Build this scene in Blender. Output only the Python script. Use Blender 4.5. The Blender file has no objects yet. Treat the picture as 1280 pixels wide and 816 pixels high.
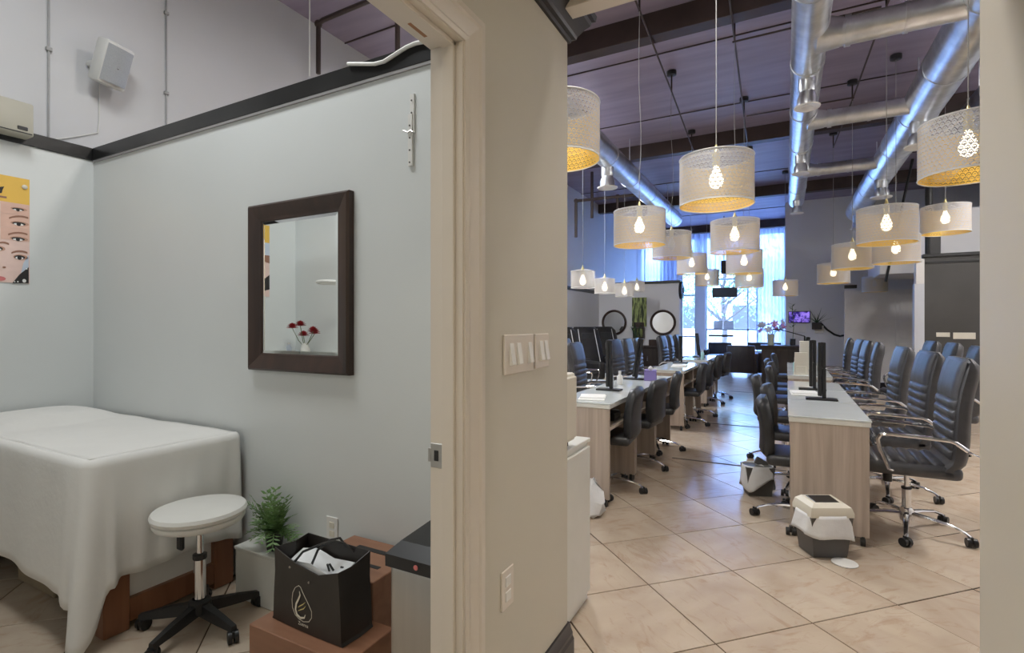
import bpy, bmesh, math, random
from mathutils import Vector, Matrix
random.seed(7)
PI = math.pi
SC = bpy.context.scene
COL = SC.collection

# ---------------------------------------------------------------- camera
H, FPX, TH = 1.32, 645.0, math.radians(28.0)
SN, CS = math.sin(TH), math.cos(TH)
cd = bpy.data.cameras.new('camera')
cd.sensor_width = 36.0
cd.lens = FPX / 1280.0 * 36.0
cd.shift_y = -2.0 / 1280.0
cd.clip_start = 0.02
cam = bpy.data.objects.new('camera', cd)
COL.objects.link(cam)
cam.location = (0, 0, H)
cam.rotation_euler = (PI / 2, 0, TH)
SC.camera = cam

# ---------------------------------------------------------------- view, world, lights
SC.view_settings.view_transform = 'Standard'
SC.view_settings.look = 'None'
SC.view_settings.gamma = 1.0
SC.view_settings.use_curve_mapping = False
SC.view_settings.exposure = 0.22

w = bpy.data.worlds.new('world')
SC.world = w
w.use_nodes = True
wb = w.node_tree.nodes['Background']
wb.inputs['Color'].default_value = (0.29, 0.48, 1.0, 1)
wb.inputs['Strength'].default_value = 18.0


def light(name, kind, loc, power, color=(1, 1, 1), size=0.1, size_y=None, rot=(0, 0, 0), parent=None):
    d = bpy.data.lights.new(name, kind)
    d.energy = power
    d.color = color
    if kind == 'AREA':
        d.size = size
        if size_y:
            d.shape = 'RECTANGLE'
            d.size_y = size_y
    elif kind == 'SUN':
        d.angle = size
    else:
        d.shadow_soft_size = size
    o = bpy.data.objects.new(name, d)
    COL.objects.link(o)
    o.location = loc
    o.rotation_euler = rot
    if parent:
        o.parent = parent
    return o


light('sun_lamp', 'SUN', (0, 30, 20), 3.0, (1.0, 0.96, 0.9), 0.01, rot=(math.radians(40), 0, math.radians(-25)))
light('treatment_room_fill_light', 'AREA', (-2.3, 0.9, 3.95), 37, (0.97, 1.0, 1.0), 1.2, 0.6)  # added overhead light without a fixture, out of view, lights the treatment room
light('corridor_fill_light', 'AREA', (-0.12, -0.8, 2.55), 17.0, (1.0, 0.93, 0.80), 0.5, 0.5)  # unseen warm fill behind the camera, added to light the doorway wall
light('salon_fill_light', 'AREA', (-0.5, 2.5, 4.2), 62, (1.0, 0.95, 0.88), 1.2, 0.4)  # this and those below: unseen area lights added to brighten the salon
light('salon_fill_light', 'AREA', (2.6, 5.5, 4.2), 170, (1.0, 0.95, 0.9), 1.2, 0.4, rot=(0, 0, PI / 2))
light('salon_fill_light', 'AREA', (-3.3, 6.6, 4.2), 130, (0.95, 0.97, 1.0), 1.2, 0.4, rot=(0, 0, PI / 2))
light('salon_fill_light', 'AREA', (3.3, 9.0, 4.2), 45, (1.0, 0.97, 0.93), 1.2, 0.4, rot=(0, 0, PI / 2))


# ---------------------------------------------------------------- pixel helpers
def ray(px):
    u = (px - 640.0) / FPX
    return -SN + u * CS, CS + u * SN


def at_t(px, py, t):
    a, b = ray(px)
    return Vector((a * t, b * t, H + (406.0 - py) / FPX * t))


def on_y(px, py, Y):
    a, b = ray(px)
    return at_t(px, py, Y / b)


def on_x(px, py, X):
    a, b = ray(px)
    return at_t(px, py, X / a)


def on_z(px, py, z):
    return at_t(px, py, (z - H) * FPX / (406.0 - py))


def project(p):
    f = -p[0] * SN + p[1] * CS
    r = p[0] * CS + p[1] * SN
    if f < 0.05:
        return None
    return 640 + FPX * r / f, 406 - FPX * (p[2] - H) / f, f


# ---------------------------------------------------------------- materials
MATS = {}


def nodes(name):
    m = bpy.data.materials.new(name)
    m.use_nodes = True
    nt = m.node_tree
    return m, nt, nt.nodes['Principled BSDF']


def ramp(nt, fac, c0, c1, p0=0.3, p1=0.7):
    r = nt.nodes.new('ShaderNodeValToRGB')
    r.color_ramp.elements[0].position = p0
    r.color_ramp.elements[1].position = p1
    r.color_ramp.elements[0].color = (*c0, 1)
    r.color_ramp.elements[1].color = (*c1, 1)
    nt.links.new(fac, r.inputs[0])
    return r.outputs[0]


def noise(nt, scale, detail=4, stretch=(1, 1, 1), coord='Object', dist=0.0):
    tc = nt.nodes.new('ShaderNodeTexCoord')
    mp = nt.nodes.new('ShaderNodeMapping')
    mp.inputs['Scale'].default_value = stretch
    n = nt.nodes.new('ShaderNodeTexNoise')
    n.inputs['Scale'].default_value = scale
    n.inputs['Detail'].default_value = detail
    n.inputs['Distortion'].default_value = dist
    nt.links.new(tc.outputs[coord], mp.inputs[0])
    nt.links.new(mp.outputs[0], n.inputs['Vector'])
    return n.outputs[0]


def bump(nt, p, h, strength=0.1, dist=0.01):
    b = nt.nodes.new('ShaderNodeBump')
    b.inputs['Strength'].default_value = strength
    b.inputs['Distance'].default_value = dist
    nt.links.new(h, b.inputs['Height'])
    nt.links.new(b.outputs[0], p.inputs['Normal'])


def M(name, col, rough=0.5, metal=0.0, var=0.06, scale=8, stretch=(1, 1, 1), bmp=0.0, bscale=60, spec=0.5, emit=None, estr=0, trans=0.0, coat=0.0, sheen=0.0):
    if name in MATS:
        return MATS[name]
    m, nt, p = nodes(name)
    c0 = tuple(max(0, c * (1 - var)) for c in col)
    c1 = tuple(min(1, c * (1 + var)) for c in col)
    nt.links.new(ramp(nt, noise(nt, scale, 4, stretch), c0, c1), p.inputs['Base Color'])
    p.inputs['Roughness'].default_value = rough
    p.inputs['Metallic'].default_value = metal
    p.inputs['Specular IOR Level'].default_value = spec
    p.inputs['Transmission Weight'].default_value = trans
    p.inputs['Coat Weight'].default_value = coat
    p.inputs['Sheen Weight'].default_value = sheen
    if emit:
        p.inputs['Emission Color'].default_value = (*emit, 1)
        p.inputs['Emission Strength'].default_value = estr
    if bmp:
        bump(nt, p, noise(nt, bscale, 3, stretch), bmp)
    MATS[name] = m
    return m


def wood(name, a, b, stretch, scale=6, rough=0.45):
    m, nt, p = nodes(name)
    f = noise(nt, scale, 6, stretch, dist=0.6)
    nt.links.new(ramp(nt, f, a, b, 0.32, 0.68), p.inputs['Base Color'])
    p.inputs['Roughness'].default_value = rough
    bump(nt, p, f, 0.05)
    MATS[name] = m
    return m


M_TREAT = M('paint_white', (0.70, 0.725, 0.72), 0.42, var=0.02, scale=1.5, bmp=0.03, bscale=120)
M_BEIGE = M('paint_beige', (0.63, 0.595, 0.51), 0.55, var=0.02, scale=1.5, bmp=0.03, bscale=120)
M_JAMB = M('paint_trim', (0.74, 0.68, 0.61), 0.38, var=0.02, scale=3)
M_GREYW = M('paint_grey', (0.78, 0.78, 0.79), 0.6, var=0.02, scale=1.5)
M_TALL = M('paint_tall_wall', (0.56, 0.565, 0.58), 0.6, var=0.02, scale=1.5)
M_CEIL = M('ceiling_paint', (0.285, 0.24, 0.315), 0.5, var=0.15, scale=3, stretch=(0.3, 2, 1))
M_BEAM = M('beam_paint', (0.05, 0.032, 0.028), 0.5, var=0.2, scale=4)
M_BLKTRIM = M('black_gloss_trim', (0.018, 0.018, 0.018), 0.28, var=0.5, scale=3)
M_CROWN = M('dark_moulding', (0.022, 0.020, 0.024), 0.3, var=0.3, scale=4)
M_BLACK = M('black_plastic', (0.016, 0.016, 0.017), 0.4)
M_LEATHER = M('black_leather', (0.058, 0.059, 0.066), 0.38, var=0.2, scale=14, bmp=0.12, bscale=160, spec=0.7)
M_FABRICB = M('dark_vinyl', (0.033, 0.034, 0.037), 0.42, var=0.2, scale=14, bmp=0.1, bscale=140)
M_CHROME = M('chrome', (0.80, 0.81, 0.83), 0.10, 1.0, var=0.02)
M_STEEL = M('brushed_steel', (0.52, 0.50, 0.47), 0.32, 1.0, var=0.06, scale=30, stretch=(1, 1, 0.05))
M_GALV = M('galvanised', (0.72, 0.75, 0.79), 0.31, 0.95, var=0.14, scale=9)
M_WHITE = M('white_plastic', (0.78, 0.77, 0.74), 0.4, var=0.02)
M_CABW = M('white_laminate', (0.74, 0.74, 0.69), 0.3, var=0.02)
M_SHEET = M('white_sheet', (0.80, 0.79, 0.76), 0.85, var=0.03, scale=3, bmp=0.15, bscale=30)
M_WPAPER = M('white_paper', (0.82, 0.82, 0.80), 0.8, var=0.03)
M_BAGPL = M('thin_plastic_bag', (0.80, 0.81, 0.82), 0.35, var=0.05, bmp=0.3, bscale=25)
M_GREYPL = M('grey_plastic', (0.10, 0.095, 0.09), 0.45)
M_CREAM = M('cream_plastic', (0.72, 0.68, 0.58), 0.45, var=0.03)
M_TANPL = M('tan_plastic', (0.42, 0.40, 0.33), 0.5, var=0.03)
M_SPKG = M('speaker_grille', (0.34, 0.36, 0.38), 0.5, var=0.08, scale=200)
M_COND = M('grey_conduit', (0.33, 0.33, 0.33), 0.5)
M_SPK = M('speaker_case', (0.62, 0.62, 0.60), 0.45, var=0.02)
M_GLASSTOP = M('glass_top', (0.72, 0.77, 0.77), 0.06, var=0.02, spec=0.7)
M_GOLD = M('gold_liner', (0.80, 0.55, 0.20), 0.42, 0.6, var=0.08, scale=30)
M_BRASS = M('brass_socket', (0.80, 0.70, 0.35), 0.3, 0.7)
M_PINK = M('pink_petal', (0.75, 0.30, 0.45), 0.6, var=0.2)
M_RED = M('red_petal', (0.42, 0.03, 0.04), 0.6, var=0.3)
M_LEAF = M('leaf', (0.19, 0.32, 0.12), 0.5, var=0.45, scale=25)
M_DLEAF = M('dark_leaf', (0.03, 0.07, 0.03), 0.5, var=0.4, scale=25)
M_STEM = M('stem', (0.12, 0.16, 0.06), 0.6)
M_SOIL = M('soil', (0.05, 0.035, 0.025), 0.95, var=0.4, scale=40)
M_GREENV = M('pale_green_vase', (0.62, 0.68, 0.55), 0.35)
M_CARD = M('cardboard', (0.36, 0.28, 0.19), 0.8, var=0.06)
M_PURPLE = M('purple_card', (0.25, 0.20, 0.50), 0.6)
M_DKWOOD = wood('dark_wood', (0.030, 0.016, 0.012), (0.055, 0.028, 0.020), (1, 1, 0.15), 14, 0.38)
M_REDWOOD = wood('red_brown_wood', (0.19, 0.075, 0.035), (0.30, 0.13, 0.065), (1, 1, 0.12), 12, 0.4)
M_STEPWOOD = wood('brown_laminate', (0.25, 0.115, 0.065), (0.34, 0.17, 0.10), (0.15, 1, 1), 14, 0.4)
M_OAK = wood('greige_oak', (0.40, 0.325, 0.265), (0.56, 0.475, 0.40), (3, 3, 0.12), 9, 0.5)
M_ESP = wood('espresso_wood', (0.028, 0.020, 0.018), (0.05, 0.038, 0.032), (1, 1, 0.2), 10, 0.4)
M_CHAR = M('charcoal_wall', (0.065, 0.062, 0.058), 0.45, var=0.12, scale=2)
M_PANELW = M('pale_panel', (0.80, 0.78, 0.75), 0.5, var=0.03)
M_WOODFL = M('tan_mark', (0.40, 0.20, 0.10), 0.6)
M_SKIN = M('printed_skin', (0.72, 0.47, 0.38), 0.5, var=0.06, scale=12)
M_SKIN2 = M('printed_skin_pale', (0.78, 0.58, 0.52), 0.5, var=0.05, scale=12)
M_SKIND = M('printed_shadow', (0.30, 0.15, 0.10), 0.5)
M_SKINM = M('printed_tan', (0.50, 0.29, 0.21), 0.5)
M_YEL = M('printed_yellow', (0.80, 0.50, 0.09), 0.5, var=0.03)
M_INK = M('printed_black', (0.02, 0.018, 0.018), 0.5)
M_LIP = M('printed_lip', (0.62, 0.18, 0.18), 0.5)
M_PBLUE = M('printed_pale_blue', (0.55, 0.62, 0.72), 0.5)
M_TEALB = M('teal_bottle', (0.35, 0.60, 0.62), 0.3)
M_GRASS = M('lawn', (0.30, 0.42, 0.16), 0.9, var=0.3)
M_PAVE = M('outside_paving', (0.62, 0.60, 0.56), 0.8, var=0.08)
M_BARK = M('bark', (0.14, 0.11, 0.09), 0.9, var=0.3)
M_TREELEAF = M('tree_leaf', (0.22, 0.38, 0.16), 0.6, var=0.4, scale=6)
M_STUCCO = M('pale_stucco', (0.75, 0.73, 0.70), 0.8, var=0.04)
M_ALU = M('white_window_frame', (0.62, 0.64, 0.68), 0.4, var=0.02)
M_LOGO = M('logo_cream', (0.78, 0.74, 0.62), 0.5, var=0.02)
M_LOGOY = M('logo_yellow', (0.78, 0.68, 0.28), 0.5, var=0.02)
M_BULB = M('bulb_glow', (1, 0.9, 0.7), 0.4, emit=(1.0, 0.86, 0.62), estr=4.5)
M_BULBC = M('bulb_glow_cool', (1, 0.95, 0.9), 0.4, emit=(0.95, 0.93, 1.0), estr=26)
M_BULBOFF = M('bulb_off', (0.8, 0.8, 0.78), 0.3)


def mirror_mat():
    m, nt, p = nodes('mirror_silver')
    p.inputs['Base Color'].default_value = (0.86, 0.89, 0.88, 1)
    p.inputs['Metallic'].default_value = 1
    f = noise(nt, 3, 2)
    r = nt.nodes.new('ShaderNodeMapRange')
    r.inputs['To Min'].default_value = 0.01
    r.inputs['To Max'].default_value = 0.02
    nt.links.new(f, r.inputs['Value'])
    nt.links.new(r.outputs[0], p.inputs['Roughness'])
    return m


M_MIRROR = mirror_mat()


def tile_mat(name, with_joints):
    m, nt, p = nodes(name)
    f1 = noise(nt, 1.7, 8, (1, 1, 1), 'Object', 1.2)
    base = ramp(nt, f1, (0.47, 0.37, 0.28), (0.60, 0.51, 0.405), 0.35, 0.65)
    tc = nt.nodes.new('ShaderNodeTexCoord')
    oi = nt.nodes.new('ShaderNodeObjectInfo')
    mp = nt.nodes.new('ShaderNodeMapping')
    mp.inputs['Rotation'].default_value = (0, 0, 0.7)
    mp.inputs['Scale'].default_value = (3.2, 9, 1)
    add = nt.nodes.new('ShaderNodeVectorMath')
    add.operation = 'ADD'
    sc = nt.nodes.new('ShaderNodeMath')
    sc.operation = 'MULTIPLY'
    sc.inputs[1].default_value = 37.0
    nt.links.new(oi.outputs['Random'], sc.inputs[0])
    nt.links.new(tc.outputs['Object'], mp.inputs[0])
    nt.links.new(mp.outputs[0], add.inputs[0])
    nt.links.new(sc.outputs[0], add.inputs[1])
    n2 = nt.nodes.new('ShaderNodeTexNoise')
    n2.inputs['Scale'].default_value = 1.3
    n2.inputs['Detail'].default_value = 9
    n2.inputs['Roughness'].default_value = 0.7
    n2.inputs['Distortion'].default_value = 1.5
    nt.links.new(add.outputs[0], n2.inputs['Vector'])
    vein = ramp(nt, n2.outputs[0], (0, 0, 0), (1, 1, 1), 0.53, 0.70)
    mx = nt.nodes.new('ShaderNodeMix')
    mx.data_type = 'RGBA'
    mx.inputs['B'].default_value = (0.36, 0.215, 0.13, 1)
    mul = nt.nodes.new('ShaderNodeMath')
    mul.operation = 'MULTIPLY'
    mul.inputs[1].default_value = 0.55
    nt.links.new(vein, mul.inputs[0])
    nt.links.new(mul.outputs[0], mx.inputs['Factor'])
    nt.links.new(base, mx.inputs['A'])
    out = mx.outputs['Result']
    if with_joints:
        mp2 = nt.nodes.new('ShaderNodeMapping')
        mp2.vector_type = 'TEXTURE'
        mp2.inputs['Location'].default_value = (TILE0[0], TILE0[1], 0)
        mp2.inputs['Rotation'].default_value = (0, 0, PI / 4)
        nt.links.new(tc.outputs['Object'], mp2.inputs[0])
        b = nt.nodes.new('ShaderNodeTexBrick')
        b.offset = 0.0
        b.inputs['Scale'].default_value = 1.0
        b.inputs['Brick Width'].default_value = TILE
        b.inputs['Row Height'].default_value = TILE
        b.inputs['Mortar Size'].default_value = 0.004
        b.inputs['Color1'].default_value = (1, 1, 1, 1)
        b.inputs['Color2'].default_value = (1, 1, 1, 1)
        b.inputs['Mortar'].default_value = (0.18, 0.15, 0.12, 1)
        nt.links.new(mp2.outputs[0], b.inputs['Vector'])
        m2 = nt.nodes.new('ShaderNodeMix')
        m2.data_type = 'RGBA'
        m2.blend_type = 'MULTIPLY'
        m2.inputs['Factor'].default_value = 1
        nt.links.new(out, m2.inputs['A'])
        nt.links.new(b.outputs['Color'], m2.inputs['B'])
        out = m2.outputs['Result']
    nt.links.new(out, p.inputs['Base Color'])
    p.inputs['Roughness'].default_value = 0.19
    p.inputs['Specular IOR Level'].default_value = 0.5
    return m


TILE = 0.51
TILE0 = (-0.258, 2.283)
M_TILE = tile_mat('stone_tile', False)
M_TILEF = tile_mat('stone_tile_floor', True)
M_GROUT = M('dark_grout', (0.10, 0.08, 0.065), 0.8)


def glass_mat():
    m, nt, p = nodes('window_glass')
    nt.nodes.remove(p)
    out = nt.nodes['Material Output']
    t = nt.nodes.new('ShaderNodeBsdfTransparent')
    t.inputs[0].default_value = (0.93, 0.97, 1.0, 1)
    g = nt.nodes.new('ShaderNodeBsdfGlossy')
    g.inputs['Roughness'].default_value = 0.02
    mx = nt.nodes.new('ShaderNodeMixShader')
    mx.inputs[0].default_value = 0.06
    nt.links.new(t.outputs[0], mx.inputs[1])
    nt.links.new(g.outputs[0], mx.inputs[2])
    nt.links.new(mx.outputs[0], out.inputs[0])
    return m


def sheer_mat(name, col, alpha):
    m, nt, p = nodes(name)
    nt.nodes.remove(p)
    out = nt.nodes['Material Output']
    t = nt.nodes.new('ShaderNodeBsdfTransparent')
    d = nt.nodes.new('ShaderNodeBsdfDiffuse')
    tl = nt.nodes.new('ShaderNodeBsdfTranslucent')
    c = ramp(nt, noise(nt, 20, 2, (1, 1, 0.1)), tuple(x * 0.95 for x in col), col)
    nt.links.new(c, d.inputs[0])
    nt.links.new(c, tl.inputs[0])
    a = nt.nodes.new('ShaderNodeMixShader')
    a.inputs[0].default_value = 0.5
    nt.links.new(d.outputs[0], a.inputs[1])
    nt.links.new(tl.outputs[0], a.inputs[2])
    b = nt.nodes.new('ShaderNodeMixShader')
    b.inputs[0].default_value = alpha
    nt.links.new(t.outputs[0], b.inputs[1])
    nt.links.new(a.outputs[0], b.inputs[2])
    nt.links.new(b.outputs[0], out.inputs[0])
    return m


def shade_mat(name, col, metal=0.0, transl=0.0, hole=0.34, cols=52, rows=12):
    """thin shade pierced with rows of fish-scale arcs"""
    m, nt, p = nodes(name)
    out = nt.nodes['Material Output']
    N = nt.nodes.new
    L = nt.links.new

    def mth(op, a, b=None, c=None):
        n = N('ShaderNodeMath')
        n.operation = op
        for i, v in enumerate((a, b, c)):
            if v is None:
                continue
            if isinstance(v, (int, float)):
                n.inputs[i].default_value = v
            else:
                L(v, n.inputs[i])
        return n.outputs[0]
    uv = N('ShaderNodeTexCoord').outputs['UV']
    sp = N('ShaderNodeSeparateXYZ')
    L(uv, sp.inputs[0])
    v = mth('MULTIPLY', sp.outputs[1], rows)
    row = mth('FLOOR', v)
    fy = mth('FRACT', v)
    off = mth('MULTIPLY', mth('MODULO', row, 2.0), 0.5)
    fx = mth('SUBTRACT', mth('FRACT', mth('ADD', mth('MULTIPLY', sp.outputs[0], cols), off)), 0.5)
    fy2 = mth('MULTIPLY', fy, 0.62)
    r = mth('SQRT', mth('ADD', mth('MULTIPLY', fx, fx), mth('MULTIPLY', fy2, fy2)))
    arc1 = mth('LESS_THAN', mth('ABSOLUTE', mth('SUBTRACT', r, 0.44)), 0.048)
    arc2 = mth('LESS_THAN', mth('ABSOLUTE', mth('SUBTRACT', r, 0.16)), 0.034)
    hole_m = mth('MAXIMUM', arc1, arc2)
    inside = mth('MULTIPLY', mth('GREATER_THAN', sp.outputs[1], 0.03), mth('LESS_THAN', sp.outputs[1], 0.97))
    hole_m = mth('MULTIPLY', hole_m, inside)
    p.inputs['Base Color'].default_value = (*col, 1)
    c = ramp(nt, noise(nt, 12, 2), tuple(x * 0.97 for x in col), col)
    L(c, p.inputs['Base Color'])
    p.inputs['Metallic'].default_value = metal
    p.inputs['Roughness'].default_value = 0.5
    body = p.outputs[0]
    if transl:
        tl = N('ShaderNodeBsdfTranslucent')
        tl.inputs[0].default_value = (*col, 1)
        mx0 = N('ShaderNodeMixShader')
        mx0.inputs[0].default_value = transl
        L(body, mx0.inputs[1])
        L(tl.outputs[0], mx0.inputs[2])
        body = mx0.outputs[0]
    t = N('ShaderNodeBsdfTransparent')
    mx = N('ShaderNodeMixShader')
    L(hole_m, mx.inputs[0])
    L(body, mx.inputs[1])
    L(t.outputs[0], mx.inputs[2])
    L(mx.outputs[0], out.inputs[0])
    return m


M_GLASS = glass_mat()
M_SHEER = sheer_mat('sheer_curtain', (0.62, 0.68, 0.88), 0.88)
M_SHADE = shade_mat('pierced_white_shade', (0.60, 0.595, 0.60))
M_SHADEIN = shade_mat('pierced_gold_liner', (0.92, 0.66, 0.16), metal=0.2)
M_SHADESM = sheer_mat('translucent_shade', (0.72, 0.70, 0.68), 0.62)


def screen_mat():
    m, nt, p = nodes('purple_screen')
    f = noise(nt, 9, 4, (1, 1, 1), 'Object', 1.0)
    c = ramp(nt, f, (0.02, 0.01, 0.15), (0.35, 0.22, 0.95), 0.4, 0.62)
    nt.links.new(c, p.inputs['Base Color'])
    nt.links.new(c, p.inputs['Emission Color'])
    p.inputs['Emission Strength'].default_value = 0.8
    p.inputs['Roughness'].default_value = 0.2
    return m


M_SCREEN = screen_mat()


def art_mat():
    m, nt, p = nodes('green_bamboo_print')
    f = noise(nt, 5, 4, (6, 1, 0.8), 'Object', 0.8)
    nt.links.new(ramp(nt, f, (0.02, 0.03, 0.01), (0.40, 0.48, 0.16), 0.42, 0.6), p.inputs['Base Color'])
    return m


M_ART = art_mat()


# ---------------------------------------------------------------- mesh builder
class MB:
    def __init__(s):
        s.bm = bmesh.new()
        s.uv = None

    def box(s, x0, x1, y0, y1, z0, z1, bev=0.0, seg=1, rot=None):
        m = Matrix.Translation(((x0 + x1) / 2, (y0 + y1) / 2, (z0 + z1) / 2))
        if rot is not None:
            m = m @ rot
        m = m @ Matrix.Diagonal((abs(x1 - x0), abs(y1 - y0), abs(z1 - z0), 1))
        r = bmesh.ops.create_cube(s.bm, size=1.0, matrix=m)
        if bev:
            vs = set(r['verts'])
            es = [e for e in s.bm.edges if e.verts[0] in vs and e.verts[1] in vs]
            bmesh.ops.bevel(s.bm, geom=es, offset=bev, segments=seg, affect='EDGES', profile=0.5)
        return s

    def loft(s, rings, closed=True, cap=True, wrap=False):
        vr = [[s.bm.verts.new(p) for p in r] for r in rings]
        n = len(vr[0])
        m = len(vr)
        for i in range(m if wrap else m - 1):
            a, b = vr[i], vr[(i + 1) % m]
            for j in range(n if closed else n - 1):
                k = (j + 1) % n
                s.bm.faces.new((a[j], a[k], b[k], b[j]))
        if cap and closed and not wrap:
            s.bm.faces.new(list(reversed(vr[0])))
            s.bm.faces.new(vr[-1])
        return s

    def cyl(s, p0, p1, r, r2=None, n=16, cap=True):
        return s.tube([p0, p1], [r, r if r2 is None else r2], n, cap)

    def tube(s, pts, r, n=8, cap=True, wrap=False):
        pts = [Vector(p) for p in pts]
        if not isinstance(r, (list, tuple)):
            r = [r] * len(pts)
        rings = []
        ref = None
        for i, p in enumerate(pts):
            if wrap:
                d = pts[(i + 1) % len(pts)] - pts[i - 1]
            else:
                d = pts[min(i + 1, len(pts) - 1)] - pts[max(i - 1, 0)]
            d.normalize()
            if ref is None:
                ref = Vector((0, 0, 1)) if abs(d.z) < 0.9 else Vector((1, 0, 0))
            a = d.cross(ref)
            if a.length < 1e-4:
                a = d.orthogonal()
            a.normalize()
            b = a.cross(d).normalized()
            ref = b
            rings.append([p + (a * math.cos(2 * PI * k / n) + b * math.sin(2 * PI * k / n)) * r[i] for k in range(n)])
        return s.loft(rings, True, cap, wrap)

    def lathe(s, prof, n=24, c=(0, 0, 0), cap=True, sx=1.0, sy=1.0):
        c = Vector(c)
        rings = [[c + Vector((r * sx * math.cos(2 * PI * k / n), r * sy * math.sin(2 * PI * k / n), z)) for k in range(n)] for r, z in prof]
        return s.loft(rings, True, cap)

    def prism(s, pts, d):
        d = Vector(d)
        p = [Vector(q) for q in pts]
        return s.loft([p, [q + d for q in p]], True, True)

    def poly(s, pts):
        s.bm.faces.new([s.bm.verts.new(p) for p in pts])
        return s

    def grid(s, f, nu, nv, wrapu=False):
        vs = [[s.bm.verts.new(f(i / nu, j / nv)) for j in range(nv + 1)] for i in range(nu + (0 if wrapu else 1))]
        for i in range(nu):
            a, b = vs[i], vs[(i + 1) % len(vs)]
            for j in range(nv):
                s.bm.faces.new((a[j], b[j], b[j + 1], a[j + 1]))
        return s

    def ball(s, c, r, n=10, m=7):
        c = Vector(c)
        if not isinstance(r, (tuple, list)):
            r = (r, r, r)
        rings = []
        for j in range(1, m):
            t = PI * j / m
            rings.append([c + Vector((r[0] * math.sin(t) * math.cos(2 * PI * k / n), r[1] * math.sin(t) * math.sin(2 * PI * k / n), -r[2] * math.cos(t))) for k in range(n)])
        return s.loft(rings, True, True)

    def xf(s, mtx):
        bmesh.ops.transform(s.bm, matrix=mtx, verts=s.bm.verts)
        return s

    def build(s, name, mat, parent=None, smooth=True, angle=40):
        bmesh.ops.recalc_face_normals(s.bm, faces=s.bm.faces)
        me = bpy.data.meshes.new(name)
        s.bm.to_mesh(me)
        s.bm.free()
        if smooth:
            for p in me.polygons:
                p.use_smooth = True
            me.set_sharp_from_angle(angle=math.radians(angle))
        me.materials.append(mat)
        o = bpy.data.objects.new(name, me)
        COL.objects.link(o)
        if parent is not None:
            o.parent = parent
        return o


def tag(o, label, cat, group=None):
    o['label'] = label
    o['category'] = cat
    if group:
        o['group'] = group
    return o


def thing(name, label, cat, loc=(0, 0, 0), rz=0.0, group=None):
    o = bpy.data.objects.new(name, None)
    COL.objects.link(o)
    o.empty_display_size = 0.1
    o.location = loc
    o.rotation_euler = (0, 0, rz)
    return tag(o, label, cat, group)


def struct(o):
    o['kind'] = 'structure'
    return o


def copy_tree(o, parent=None):
    c = o.copy()
    COL.objects.link(c)
    c.parent = parent
    for ch in list(o.children):
        if ch.type != 'LIGHT':
            copy_tree(ch, c)
    return c


def rel(o, name, mesh_obj, parent, loc=(0, 0, 0), rot=(0, 0, 0)):
    """another object sharing a mesh"""
    c = bpy.data.objects.new(name, mesh_obj.data)
    COL.objects.link(c)
    c.parent = parent
    c.location = loc
    c.rotation_euler = rot
    return c


def arc(c, r, a0, a1, n, plane='xz'):
    out = []
    for i in range(n + 1):
        a = a0 + (a1 - a0) * i / n
        if plane == 'xz':
            out.append((c[0] + r * math.cos(a), c[1], c[2] + r * math.sin(a)))
        elif plane == 'xy':
            out.append((c[0] + r * math.cos(a), c[1] + r * math.sin(a), c[2]))
        else:
            out.append((c[0], c[1] + r * math.cos(a), c[2] + r * math.sin(a)))
    return out


# ================================================================ SETTING
XL, XR = -4.12, 3.6          # tall side walls
WX0, WX1 = -0.824, -0.735    # wall with the doorway
YB, YE = 1.72, 1.83          # treatment room mirror wall, and its far face
YF = 0.10                    # treatment room front wall
CEIL = 4.3
YW = 17.0

floor = struct(MB().box(XL - .2, XR + .2, -2.7, YW + .1, -0.12, -0.003).build('floor', M_TILEF, smooth=False))
# tiles laid at 45 degrees, the nearest 300 in view as pieces
proto = None
cells = []
e = TILE / math.sqrt(2)
for i in range(-12, 26):
    for j in range(-12, 26):
        cx = TILE0[0] + (i + .5) * e - (j + .5) * e
        cy = TILE0[1] + (i + .5) * e + (j + .5) * e
        if not (XL < cx < XR and 0.2 < cy < 14):
            continue
        q = project((cx, cy, 0))
        if q is None or q[0] < -90 or q[0] > 1330 or q[1] > 960:
            continue
        if cy < 1.78 and cx > -0.9:
            continue
        if cy > 1.9 and (q[0] < 690 or q[0] > 1245):
            continue
        cells.append((q[2], cx, cy))
cells.sort()
for k, (d, cx, cy) in enumerate(cells[:300]):
    if proto is None:
        proto = MB().box(-TILE / 2 + .0028, TILE / 2 - .0028, -TILE / 2 + .0028, TILE / 2 - .0028, -0.008, 0, 0.0012).build('floor_tile', M_TILE, floor, smooth=False)
        o = proto
    else:
        o = rel(None, 'floor_tile', proto, floor)
    o.location = (cx, cy, 0.0)
    o.rotation_euler = (0, 0, PI / 4 + random.choice((0, PI / 2, PI, -PI / 2)))
for (Y, xa, xb) in ((5.27, -1.0, 0.0), (7.36, -1.0, 0.0), (11.1, -1.0, 0.0)):
    MB().box(xa, xb, Y - .012, Y + .012, -0.003, 0.0035, 0.001).build('joint_strip', M_GROUT, floor, smooth=False)

ceiling = struct(MB().box(XL - .2, XR + .2, -2.7, YW + .2, CEIL, CEIL + .2).build('ceiling', M_CEIL, smooth=False))
for k, Y in enumerate((1.3, 4.97, 8.55, 12.3, 16.3)):
    MB().box(XL, XR, Y, Y + .16, 4.08, CEIL + .01, 0.004).build('ceiling_beam', M_BEAM, ceiling, smooth=False)
# purlin seams of the roof deck
for k in range(9):
    Y = 2.2 + k * 1.78
    MB().box(XL, XR, Y, Y + .012, CEIL - .012, CEIL + .01).build('deck_seam', M_BEAM, ceiling, smooth=False)

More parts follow.
